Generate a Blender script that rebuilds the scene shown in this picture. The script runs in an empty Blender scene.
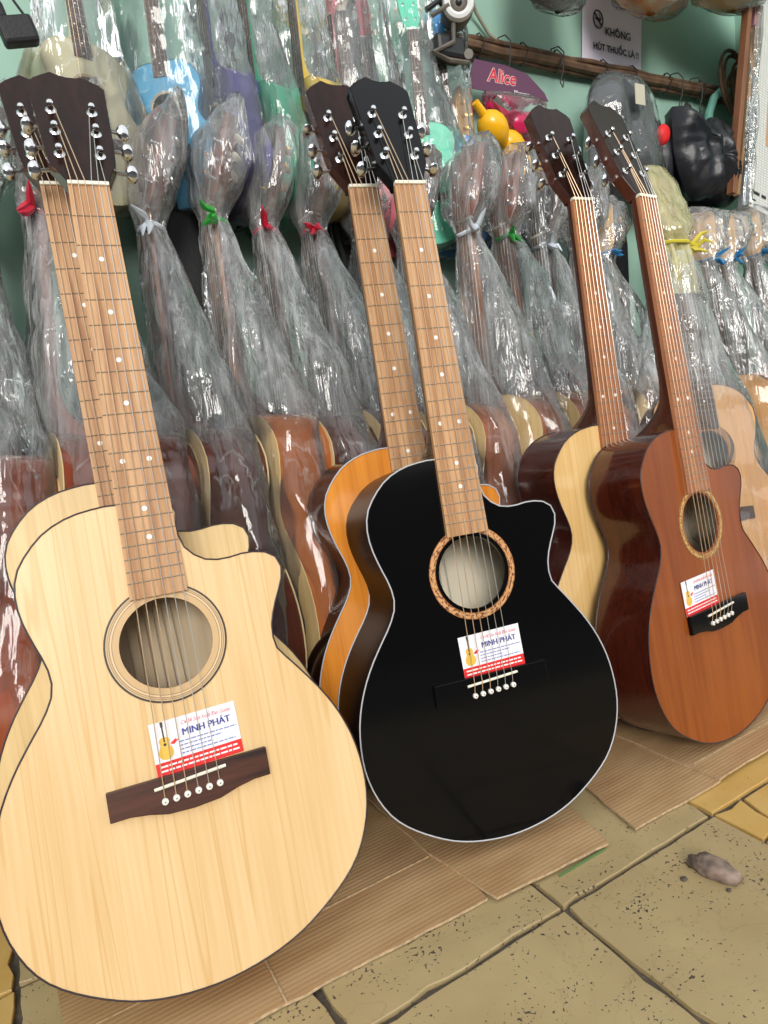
import bpy, bmesh, math, random
from mathutils import Vector, Matrix, noise
random.seed(7)
PI = math.pi
S = bpy.context.scene
COL = S.collection
R = math.radians

# ------------------------------------------------------------------ camera
cam_d = bpy.data.cameras.new('camera'); cam = bpy.data.objects.new('camera', cam_d); COL.objects.link(cam)
cam_d.sensor_fit = 'VERTICAL'; cam_d.sensor_height = 36.0; cam_d.lens = 657.89 / 1024 * 36.0; cam_d.clip_start = 0.02
pitch, roll, head = R(8.2477), R(-6.4836), R(-29)
fw = Vector((0, math.cos(pitch), -math.sin(pitch))); rt = Vector((1, 0, 0)); up = rt.cross(fw)
r2 = rt * math.cos(roll) + up * math.sin(roll); u2 = -rt * math.sin(roll) + up * math.cos(roll)
RZ = Matrix.Rotation(head, 3, 'Z')
r2, u2, fw = RZ @ r2, RZ @ u2, RZ @ fw
m = Matrix((r2, u2, -fw)).transposed().to_4x4(); m.translation = (0, 0, 0.560)
cam.matrix_world = m
S.camera = cam

# ------------------------------------------------------------------ world, light, exposure
w = bpy.data.worlds.new('daylight_sky'); S.world = w; w.use_nodes = True
wn, wl = w.node_tree.nodes, w.node_tree.links
bg = wn['Background']; bg.inputs['Color'].default_value = (0.93, 0.965, 1.0, 1); bg.inputs['Strength'].default_value = 1.15
sun_d = bpy.data.lights.new('hazy_sun', 'SUN'); sun_d.energy = 2.3; sun_d.angle = R(25); sun_d.color = (1.0, 0.96, 0.9)
sun = bpy.data.objects.new('hazy_sun', sun_d); COL.objects.link(sun); sun.rotation_euler = (R(68), 0, R(-24)); sun.location = (0, -2, 4)
S.view_settings.view_transform = 'Standard'; S.view_settings.look = 'None'; S.view_settings.gamma = 1
S.view_settings.use_curve_mapping = False
S.view_settings.exposure = 0.12
S.cycles.transparent_max_bounces = 32

# ------------------------------------------------------------------ materials
def nt(name):
    mt = bpy.data.materials.new(name); mt.use_nodes = True
    n = mt.node_tree.nodes; l = mt.node_tree.links
    return mt, n, l, n['Principled BSDF']
def c4(c): return (c[0], c[1], c[2], 1)
def plain(name, c, rough=0.5, metal=0.0, coat=0.0, var=0.0, vs=8.0, bump=0.0, bs=60.0):
    mt, n, l, b = nt(name)
    b.inputs['Base Color'].default_value = c4(c); b.inputs['Roughness'].default_value = rough
    b.inputs['Metallic'].default_value = metal; b.inputs['Coat Weight'].default_value = coat; b.inputs['Coat Roughness'].default_value = 0.04
    tc = n.new('ShaderNodeTexCoord')
    if var:
        no = n.new('ShaderNodeTexNoise'); no.inputs['Scale'].default_value = vs; no.inputs['Detail'].default_value = 5
        l.new(tc.outputs['Object'], no.inputs['Vector'])
        ra = n.new('ShaderNodeValToRGB'); ra.color_ramp.elements[0].position = .3; ra.color_ramp.elements[1].position = .7
        ra.color_ramp.elements[0].color = c4([x * (1 - var) for x in c]); ra.color_ramp.elements[1].color = c4([min(1, x * (1 + var)) for x in c])
        l.new(no.outputs['Fac'], ra.inputs['Fac']); l.new(ra.outputs['Color'], b.inputs['Base Color'])
    if bump:
        no = n.new('ShaderNodeTexNoise'); no.inputs['Scale'].default_value = bs; no.inputs['Detail'].default_value = 4
        l.new(tc.outputs['Object'], no.inputs['Vector'])
        bm_ = n.new('ShaderNodeBump'); bm_.inputs['Strength'].default_value = bump; bm_.inputs['Distance'].default_value = .002
        l.new(no.outputs['Fac'], bm_.inputs['Height']); l.new(bm_.outputs['Normal'], b.inputs['Normal'])
    return mt
def wood(name, dark, light, fine=160.0, broad=22.0, along=1.6, rough=0.35, coat=0.0, lines=0.0, linecol=None, bump=0.05, ofs=0.0, ior=1.5):
    mt, n, l, b = nt(name)
    b.inputs['Roughness'].default_value = rough; b.inputs['Coat Weight'].default_value = coat; b.inputs['Coat Roughness'].default_value = 0.05
    tc = n.new('ShaderNodeTexCoord')
    def ns(sc, al, det=3):
        mp = n.new('ShaderNodeMapping'); mp.inputs['Scale'].default_value = (sc, al, sc); mp.inputs['Location'].default_value = (ofs, ofs, 0)
        l.new(tc.outputs['Object'], mp.inputs['Vector'])
        no = n.new('ShaderNodeTexNoise'); no.inputs['Scale'].default_value = 1; no.inputs['Detail'].default_value = det
        l.new(mp.outputs['Vector'], no.inputs['Vector']); return no
    a, bb = ns(fine, along * 4), ns(broad, along)
    mx = n.new('ShaderNodeMath'); mx.operation = 'MULTIPLY_ADD'; mx.inputs[1].default_value = .4
    m2 = n.new('ShaderNodeMath'); m2.operation = 'MULTIPLY'; m2.inputs[1].default_value = .6
    l.new(bb.outputs['Fac'], m2.inputs[0]); l.new(a.outputs['Fac'], mx.inputs[0]); l.new(m2.outputs[0], mx.inputs[2])
    ra = n.new('ShaderNodeValToRGB'); ra.color_ramp.elements[0].position = .36; ra.color_ramp.elements[1].position = .62
    ra.color_ramp.elements[0].color = c4(dark); ra.color_ramp.elements[1].color = c4(light)
    l.new(mx.outputs[0], ra.inputs['Fac']); out = ra.outputs['Color']
    if lines:
        ln = ns(42, .9, 1)
        sn = n.new('ShaderNodeMath'); sn.operation = 'MULTIPLY'; sn.inputs[1].default_value = 34
        l.new(ln.outputs['Fac'], sn.inputs[0])
        si = n.new('ShaderNodeMath'); si.operation = 'SINE'; l.new(sn.outputs[0], si.inputs[0])
        rr = n.new('ShaderNodeValToRGB'); rr.color_ramp.elements[0].position = .86; rr.color_ramp.elements[1].position = 1.0
        rr.color_ramp.elements[0].color = (0, 0, 0, 1); rr.color_ramp.elements[1].color = (lines, lines, lines, 1)
        l.new(si.outputs[0], rr.inputs['Fac'])
        mm = n.new('ShaderNodeMix'); mm.data_type = 'RGBA'; l.new(rr.outputs['Color'], mm.inputs[0]); l.new(out, mm.inputs[6]); mm.inputs[7].default_value = c4(linecol)
        out = mm.outputs[2]
    l.new(out, b.inputs['Base Color'])
    if bump:
        bp = n.new('ShaderNodeBump'); bp.inputs['Strength'].default_value = bump; bp.inputs['Distance'].default_value = .001
        l.new(a.outputs['Fac'], bp.inputs['Height']); l.new(bp.outputs['Normal'], b.inputs['Normal'])
    return mt
BASE = Vector((0, -0.205, -0.105))        # a guitar's base in its own frame (origin of the drawing is the saddle)
def radial(name, cx, cy, rings, default, rough=.4, mosaic=None):
    """concentric inlay rings: list of (radius, colour) with constant steps"""
    mt, n, l, b = nt(name); b.inputs['Roughness'].default_value = rough
    tc = n.new('ShaderNodeTexCoord'); mp = n.new('ShaderNodeMapping'); mp.inputs['Location'].default_value = (-cx, -cy, 0)
    l.new(tc.outputs['Object'], mp.inputs['Vector']); sp = n.new('ShaderNodeSeparateXYZ'); l.new(mp.outputs['Vector'], sp.inputs[0])
    cb = n.new('ShaderNodeCombineXYZ'); l.new(sp.outputs[0], cb.inputs[0]); l.new(sp.outputs[1], cb.inputs[1])
    ln = n.new('ShaderNodeVectorMath'); ln.operation = 'LENGTH'; l.new(cb.outputs[0], ln.inputs[0])
    mr = n.new('ShaderNodeMapRange'); r0, r1 = rings[0][0], rings[-1][0] + .002
    mr.inputs['From Min'].default_value = r0; mr.inputs['From Max'].default_value = r1; l.new(ln.outputs['Value'], mr.inputs['Value'])
    ra = n.new('ShaderNodeValToRGB'); ra.color_ramp.interpolation = 'CONSTANT'
    els = ra.color_ramp.elements
    while len(els) < len(rings): els.new(.5)
    for e, (rr, cc) in zip(els, rings): e.position = (rr - r0) / (r1 - r0); e.color = c4(cc)
    l.new(mr.outputs[0], ra.inputs['Fac']); out = ra.outputs['Color']
    if mosaic:
        at = n.new('ShaderNodeMath'); at.operation = 'ARCTAN2'; l.new(sp.outputs[1], at.inputs[0]); l.new(sp.outputs[0], at.inputs[1])
        ml = n.new('ShaderNodeMath'); ml.operation = 'MULTIPLY'; ml.inputs[1].default_value = mosaic[0]; l.new(at.outputs[0], ml.inputs[0])
        vo = n.new('ShaderNodeTexNoise'); vo.inputs['Scale'].default_value = 1.0; vo.inputs['Detail'].default_value = 1
        cm = n.new('ShaderNodeCombineXYZ'); l.new(ml.outputs[0], cm.inputs[0])
        m3 = n.new('ShaderNodeMath'); m3.operation = 'MULTIPLY'; m3.inputs[1].default_value = 400; l.new(ln.outputs['Value'], m3.inputs[0]); l.new(m3.outputs[0], cm.inputs[1])
        l.new(cm.outputs[0], vo.inputs['Vector'])
        rr = n.new('ShaderNodeValToRGB'); rr.color_ramp.interpolation = 'CONSTANT'; rr.color_ramp.elements[1].position = .54
        rr.color_ramp.elements[0].color = (0, 0, 0, 1); rr.color_ramp.elements[1].color = (1, 1, 1, 1); l.new(vo.outputs['Fac'], rr.inputs['Fac'])
        mm = n.new('ShaderNodeMix'); mm.data_type = 'RGBA'; l.new(rr.outputs['Color'], mm.inputs[0]); l.new(out, mm.inputs[6]); mm.inputs[7].default_value = c4(mosaic[1])
        out = mm.outputs[2]
    l.new(out, b.inputs['Base Color'])
    return mt
def foil(name, lo=.02, hi=.20, tint=(.88, .90, .90), scale=24.0, rough=.10):
    """thin clear polythene: see-through film, milky where it is bunched (mesh attribute 'bunch'), glossy at its creases"""
    mt = bpy.data.materials.new(name); mt.use_nodes = True
    n, l = mt.node_tree.nodes, mt.node_tree.links
    b = n['Principled BSDF']; out = n['Material Output']
    b.inputs['Base Color'].default_value = c4(tint); b.inputs['Roughness'].default_value = rough
    b.inputs['Specular IOR Level'].default_value = 1.0
    def mth(op, a=None, c=None, d=None, clamp=False):
        q = n.new('ShaderNodeMath'); q.operation = op; q.use_clamp = clamp
        for i, v in enumerate((a, c, d)):
            if v is None: continue
            if isinstance(v, (int, float)): q.inputs[i].default_value = v
            else: l.new(v, q.inputs[i])
        return q.outputs[0]
    tc = n.new('ShaderNodeTexCoord'); at = n.new('ShaderNodeAttribute'); at.attribute_name = 'bunch'
    def ns(sc, yy, det, dis, ofs=0):
        mp = n.new('ShaderNodeMapping'); mp.inputs['Scale'].default_value = (1, yy, 1); mp.inputs['Location'].default_value = (ofs, 0, 0); l.new(tc.outputs['Object'], mp.inputs['Vector'])
        q = n.new('ShaderNodeTexNoise'); q.inputs['Scale'].default_value = sc; q.inputs['Detail'].default_value = det; q.inputs['Distortion'].default_value = dis
        l.new(mp.outputs[0], q.inputs['Vector']); return q.outputs['Fac']
    streak = ns(scale * 2.4, .09, 3, .25)            # long folds
    crink = ns(scale * 1.1, .5, 3, .4, 5)            # short crumples
    ridge = mth('ABSOLUTE', mth('SUBTRACT', crink, .5))
    r1 = n.new('ShaderNodeMapRange'); r1.inputs['From Max'].default_value = .018; r1.inputs['To Min'].default_value = 1; r1.inputs['To Max'].default_value = 0; l.new(ridge, r1.inputs['Value'])
    r2 = n.new('ShaderNodeMapRange'); r2.inputs['From Min'].default_value = .42; r2.inputs['From Max'].default_value = .68; l.new(streak, r2.inputs['Value'])
    gate = n.new('ShaderNodeMapRange'); gate.inputs['From Min'].default_value = .5; gate.inputs['From Max'].default_value = .62; l.new(ns(9, .5, 1, 0, 2), gate.inputs['Value'])
    f_b = mth('MULTIPLY_ADD', r2.outputs[0], hi * 1.15, lo + .045)
    f_b = mth('MULTIPLY', f_b, at.outputs['Fac'])
    f_c = mth('MULTIPLY', mth('MULTIPLY', r1.outputs[0], gate.outputs[0]), hi)
    lw = n.new('ShaderNodeLayerWeight'); lw.inputs['Blend'].default_value = .22
    f_a = mth('MULTIPLY_ADD', lw.outputs['Facing'], .30, lo)
    fac = mth('ADD', mth('ADD', f_a, f_b), f_c, None, True)
    hgt = mth('ADD', mth('MULTIPLY', streak, .8), crink)
    bp = n.new('ShaderNodeBump'); bp.inputs['Distance'].default_value = .015; l.new(mth('MULTIPLY_ADD', at.outputs['Fac'], .62, .20), bp.inputs['Strength'])
    l.new(hgt, bp.inputs['Height']); l.new(bp.outputs['Normal'], b.inputs['Normal'])
    tr = n.new('ShaderNodeBsdfTransparent'); tr.inputs['Color'].default_value = (.96, .97, .97, 1)
    gl = n.new('ShaderNodeBsdfGlossy'); gl.inputs['Roughness'].default_value = .05; gl.inputs['Color'].default_value = (1, 1, 1, 1); l.new(bp.outputs['Normal'], gl.inputs['Normal'])
    fr = n.new('ShaderNodeFresnel'); fr.inputs['IOR'].default_value = 1.5; l.new(bp.outputs['Normal'], fr.inputs['Normal'])
    ms = n.new('ShaderNodeMixShader'); l.new(fac, ms.inputs[0]); l.new(tr.outputs[0], ms.inputs[1]); l.new(b.outputs[0], ms.inputs[2])
    m3 = n.new('ShaderNodeMixShader'); l.new(fr.outputs[0], m3.inputs[0]); l.new(ms.outputs[0], m3.inputs[1]); l.new(gl.outputs[0], m3.inputs[2])
    l.new(m3.outputs[0], out.inputs['Surface'])
    return mt

M = {}
def spec(k, v): M[k].node_tree.nodes['Principled BSDF'].inputs['Specular IOR Level'].default_value = v
M['spruce'] = wood('pale_spruce', (.70, .465, .215), (.80, .575, .31), fine=220, broad=20, rough=.38, lines=.55, linecol=(.63, .37, .13))
M['spruce2'] = wood('pale_spruce_second', (.62, .43, .19), (.73, .54, .27), fine=240, broad=30, rough=.4, lines=.4, linecol=(.5, .33, .13), ofs=3)
M['honeytop'] = wood('yellow_spruce', (.68, .42, .15), (.80, .54, .24), fine=150, broad=18, rough=.3, coat=.3, lines=.5, linecol=(.60, .33, .10), ofs=5)
M['paleside'] = wood('pale_side_wood', (.50, .35, .17), (.66, .50, .28), rough=.4)
M['inner'] = wood('unfinished_inner_wood', (.74, .66, .50), (.84, .77, .62), fine=60, broad=8, rough=.8)
M['inner_dark'] = wood('unfinished_mahogany_inside', (.42, .30, .18), (.62, .50, .34), fine=60, broad=8, rough=.8)
M['black'] = plain('black_gloss_lacquer', (.003, .003, .0035), .10)
M['orange'] = wood('orange_stained_top', (.60, .19, .02), (.78, .30, .04), fine=90, broad=14, rough=.2, coat=.5, lines=.2, linecol=(.35, .08, .01))
M['darkside'] = wood('dark_red_brown_gloss', (.030, .006, .004), (.075, .014, .007), fine=120, broad=14, rough=.16, coat=.5)
M['nearblack'] = wood('very_dark_brown_gloss', (.010, .004, .003), (.028, .009, .006), fine=120, broad=14, rough=.14, coat=.5)
M['mahog'] = wood('mahogany_top', (.21, .046, .006), (.33, .088, .013), fine=110, broad=10, rough=.36, coat=.1, lines=.25, linecol=(.20, .05, .012))
M['board'] = wood('rosewood_board', (.34, .155, .06), (.60, .35, .17), fine=420, broad=120, along=5, rough=.5, bump=.25)
M['board_r'] = wood('reddish_rosewood_board', (.27, .095, .04), (.50, .22, .10), fine=420, broad=120, along=5, rough=.5, bump=.25, ofs=2)
M['board_d'] = wood('dark_board', (.035, .015, .01), (.10, .045, .025), fine=300, broad=80, along=5, rough=.5)
M['bridge'] = wood('dark_rosewood_bridge', (.020, .006, .004), (.085, .025, .013), fine=260, broad=60, along=90, rough=.4)
# bridge grain runs across
for nd in M['bridge'].node_tree.nodes:
    if nd.type == 'MAPPING': s_ = nd.inputs['Scale'].default_value; nd.inputs['Scale'].default_value = (s_[0] * .06, s_[0], s_[0])
M['headwood'] = wood('dark_brown_headstock', (.010, .004, .003), (.026, .009, .006), fine=120, broad=30, rough=.22, coat=.4)
M['neckwood'] = wood('dark_brown_neck', (.035, .010, .006), (.085, .022, .010), rough=.2, coat=.5)
M['neckred'] = wood('red_brown_neck', (.045, .010, .006), (.09, .020, .009), rough=.2, coat=.5)
M['nut'] = plain('ivory_plastic', (.82, .78, .66), .35)
M['pin'] = plain('white_bridge_pin', (.85, .83, .76), .25)
M['pearl'] = plain('pearl_dot', (.88, .87, .82), .25)
M['chrome'] = plain('chrome', (.72, .72, .73), .14, metal=1)
M['fret'] = plain('nickel_fret', (.42, .38, .31), .35, metal=.8)
M['bronze'] = plain('bronze_string', (.66, .48, .32), .35, metal=.6)
M['steel'] = plain('steel_string', (.62, .61, .58), .3, metal=.7)
M['bindw'] = plain('white_binding', (.50, .51, .54), .35)
M['bindd'] = plain('dark_binding', (.035, .022, .03), .3)
M['bindc'] = plain('cream_binding', (.62, .48, .25), .35)
M['card'] = plain('white_card', (.84, .85, .90), .35)
M['cardred'] = plain('red_print', (.75, .03, .03), .35)
M['cardblue'] = plain('blue_print', (.05, .06, .35), .4)
M['cardpink'] = plain('pink_script_print', (.75, .10, .15), .4)
M['cardtext'] = plain('light_blue_print', (.22, .26, .55), .4)
M['cardgrey'] = plain('pale_print', (.9, .88, .88), .4)
M['cardyel'] = plain('yellow_print', (.80, .50, .08), .4)
M['carddark'] = plain('dark_print', (.06, .04, .03), .4)
M['wall'] = plain('mint_green_paint', (.31, .50, .405), .55, var=.07, vs=3, bump=.15, bs=40)
M['foil'] = foil('clear_plastic_bag'); M['foil_grey'] = foil('clouded_plastic_sleeve', .03, .20, (.60, .62, .62), 26, .12)
M['foil_yel'] = foil('yellowed_plastic_bag', .26, .3, (.50, .45, .20), 20, .2)
M['gold'] = plain('gold_metal', (.75, .50, .16), .25, metal=1)
M['cream'] = plain('cream_plastic', (.78, .70, .56), .35)

M['black_side'] = plain('black_lacquer_side', (.003, .003, .0035), .22)
for k, v_ in (('black', .22), ('headwood', .22), ('nearblack', .10), ('black_side', .03)): spec(k, v_); M[k].node_tree.nodes['Principled BSDF'].inputs['Coat Weight'].default_value = 0

# ------------------------------------------------------------------ mesh helpers
def link(name, me, parent=None):
    o = bpy.data.objects.new(name, me); COL.objects.link(o)
    if parent: o.parent = parent
    return o
def mk(name, vs, fs, mat, parent=None, smooth=False, fm=None, auto=None):
    me = bpy.data.meshes.new(name); me.from_pydata([tuple(v) for v in vs], [], fs)
    for x in (mat if isinstance(mat, (list, tuple)) else [mat]): me.materials.append(x)
    if fm:
        for p, i in zip(me.polygons, fm): p.material_index = i
    bm = bmesh.new(); bm.from_mesh(me); bmesh.ops.recalc_face_normals(bm, faces=bm.faces); bm.to_mesh(me); bm.free()
    if smooth:
        for p in me.polygons: p.use_smooth = True
        if auto is not None: me.set_sharp_from_angle(angle=R(auto))
    return link(name, me, parent)
class MB:
    def __init__(s): s.v = []; s.f = []
    def add(s, vs, fs):
        k = len(s.v); s.v += [Vector(v) for v in vs]; s.f += [tuple(i + k for i in f) for f in fs]; return s
    def box(s, a, b, T=None):
        vs = [Vector((x, y, z)) for z in (a[2], b[2]) for y in (a[1], b[1]) for x in (a[0], b[0])]
        if T: vs = [T @ v for v in vs]
        return s.add(vs, [(0, 2, 3, 1), (4, 5, 7, 6), (0, 1, 5, 4), (2, 6, 7, 3), (0, 4, 6, 2), (1, 3, 7, 5)])
    def tube(s, pts, r, n=6, cap=True, closed=False):
        pts = [Vector(p) for p in pts]; L = len(pts); rs = r if isinstance(r, (list, tuple)) else [r] * L
        vs = []; prev = None
        for i, p in enumerate(pts):
            if closed: t = (pts[(i + 1) % L] - pts[i - 1])
            else: t = pts[min(i + 1, L - 1)] - pts[max(i - 1, 0)]
            t.normalize()
            if prev is None:
                a = Vector((0, 0, 1)) if abs(t.z) < .8 else Vector((1, 0, 0)); nn = (a - t * a.dot(t)).normalized()
            else: nn = (prev - t * prev.dot(t)).normalized()
            prev = nn; bb = t.cross(nn)
            for k in range(n): a = 2 * PI * k / n; vs.append(p + (nn * math.cos(a) + bb * math.sin(a)) * rs[i])
        fs = []
        for i in range(L if closed else L - 1):
            j = (i + 1) % L
            for k in range(n): q = (k + 1) % n; fs.append((i * n + k, i * n + q, j * n + q, j * n + k))
        if cap and not closed: fs += [tuple(range(n))[::-1], tuple((L - 1) * n + k for k in range(n))]
        return s.add(vs, fs)
    def cyl(s, a, b, r0, r1=None, n=12): return s.tube([a, b], [r0, r0 if r1 is None else r1], n)
    def lathe(s, prof, T=None, n=16):
        """prof: (r, z) about the z axis"""
        vs = []; fs = []
        for r, z in prof:
            for k in range(n): a = 2 * PI * k / n; vs.append(Vector((r * math.cos(a), r * math.sin(a), z)))
        for i in range(len(prof) - 1):
            for k in range(n): q = (k + 1) % n; fs.append((i * n + k, i * n + q, (i + 1) * n + q, (i + 1) * n + k))
        fs += [tuple(range(n))[::-1], tuple((len(prof) - 1) * n + k for k in range(n))]
        if T: vs = [T @ v for v in vs]
        return s.add(vs, fs)
    def prism(s, poly, z0, z1, T=None):
        n = len(poly); vs = [Vector((x, y, z)) for z in (z0, z1) for x, y in poly]
        if T: vs = [T @ v for v in vs]
        return s.add(vs, [tuple(range(n))[::-1], tuple(range(n, 2 * n))] + [(i, (i + 1) % n, n + (i + 1) % n, n + i) for i in range(n)])
    def build(s, name, mat, parent=None, smooth=False, auto=40, bevel=0):
        o = mk(name, s.v, s.f, mat, parent, smooth, None, auto)
        if bevel:
            bm = bmesh.new(); bm.from_mesh(o.data)
            es = [e for e in bm.edges if len(e.link_faces) == 2 and e.calc_face_angle(0) > R(35)]
            bmesh.ops.bevel(bm, geom=es, offset=bevel, segments=2, affect='EDGES', profile=.5, clamp_overlap=True); bm.to_mesh(o.data); bm.free()
        return o
def tag(o, label, cat, group=None, kind=None):
    if label: o['label'] = label
    if cat: o['category'] = cat
    if group: o['group'] = group
    if kind: o['kind'] = kind
    return o
def empty(name, loc=(0, 0, 0)):
    o = bpy.data.objects.new(name, None); o.empty_display_size = .05; COL.objects.link(o); o.location = loc; return o
def spline(pts, n, closed=True):
    pts = [Vector((p[0], p[1], 0)) for p in pts]; L = len(pts); dense = []
    for i in range(L if closed else L - 1):
        if closed: p0, p1, p2, p3 = pts[i - 1], pts[i], pts[(i + 1) % L], pts[(i + 2) % L]
        else: p0, p1, p2, p3 = pts[max(i - 1, 0)], pts[i], pts[i + 1], pts[min(i + 2, L - 1)]
        for k in range(8):
            t = k / 8
            dense.append(.5 * ((2 * p1) + (-p0 + p2) * t + (2 * p0 - 5 * p1 + 4 * p2 - p3) * t * t + (-p0 + 3 * p1 - 3 * p2 + p3) * t ** 3))
    if not closed: dense.append(pts[-1])
    D = dense + ([dense[0]] if closed else []); acc = [0]
    for a, b in zip(D, D[1:]): acc.append(acc[-1] + (b - a).length)
    out = []; j = 0; cnt = n if closed else n - 1
    for k in range(n):
        s_ = acc[-1] * k / cnt
        while j < len(acc) - 2 and acc[j + 1] < s_: j += 1
        t = (s_ - acc[j]) / max(1e-9, acc[j + 1] - acc[j]); out.append(D[j].lerp(D[j + 1], min(1, max(0, t))))
    return [(p.x, p.y) for p in out]
def fill(outline, hole, z, flip=False):
    """triangulated flat plate with an optional round hole: (verts, faces)"""
    bm = bmesh.new()
    for loop in [outline] + ([hole] if hole else []):
        vs = [bm.verts.new((x, y, z)) for x, y in loop]
        for i in range(len(vs)): bm.edges.new((vs[i], vs[(i + 1) % len(vs)]))
    bmesh.ops.triangle_fill(bm, use_beauty=True, use_dissolve=False, edges=bm.edges[:], normal=(0, 0, 1))
    bm.verts.index_update(); vs = [v.co.copy() for v in bm.verts]; fs = [tuple(v.index for v in f.verts) for f in bm.faces]; bm.free()
    return vs, fs
def children(o): return list(o.children)
def copy_tree(o, parent=None, mats=None):
    c = o.copy(); COL.objects.link(c); c.parent = parent
    if mats and o.type == 'MESH':
        for sl in c.material_slots:
            if sl.material and sl.material.name in mats:
                rep = mats[sl.material.name]; sl.link = 'OBJECT'; sl.material = rep
    for ch in children(o): copy_tree(ch, c, mats)
    return c

# ------------------------------------------------------------------ the guitar
LEFT = [(-26, 290), (-49, 289), (-74, 284), (-98, 272), (-116, 254), (-128, 235), (-132, 213), (-130, 191), (-124, 169), (-116, 146), (-112, 127), (-114, 110),
        (-124, 91), (-140, 69), (-156, 45), (-170, 17), (-180, -15), (-184, -50), (-182, -80), (-174, -108), (-160, -134), (-141, -154), (-112, -174), (-80, -190), (-43, -200), (0, -204)]
LOWR = [(-x, y) for x, y in LEFT[12:25]][::-1]
CUT = LEFT + LOWR + [(113, 106), (111, 127), (117, 149), (127, 170), (134, 188), (132, 204), (119, 214), (98, 217), (80, 215), (64, 215), (50, 219), (38, 229), (31, 241), (29, 262), (27, 285)]
SYM = LEFT + [(-x, y) for x, y in LEFT[:25]][::-1]
SC = .650
fy = lambda n: SC * 2 ** (-n / 12)
NUTW = .0215
def hwid(y): return NUTW + (.0275 - NUTW) * (SC - y) / (SC - fy(14))
def head_frame(ang=14.5): return Matrix.Translation((0, SC + .002, -.007)) @ Matrix.Rotation(-R(ang), 4, 'X')
HEAD = [(-21.5, 0), (-22, 6), (-30, 22), (-37, 36), (-40, 70), (-42.5, 110), (-46, 160), (-38, 169), (-29, 175), (-19, 181), (-10, 176), (-2, 174), (8, 174), (16, 176), (25, 170), (33, 165),
        (38.5, 158), (37, 110), (36, 70), (34, 36), (28, 22), (22, 6), (21.5, 0)]
POST = [(-24, 45), (-24.5, 80), (-25, 114), (19, 114), (19, 80), (18.5, 45)]   # strings 1..6 from the left

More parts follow.
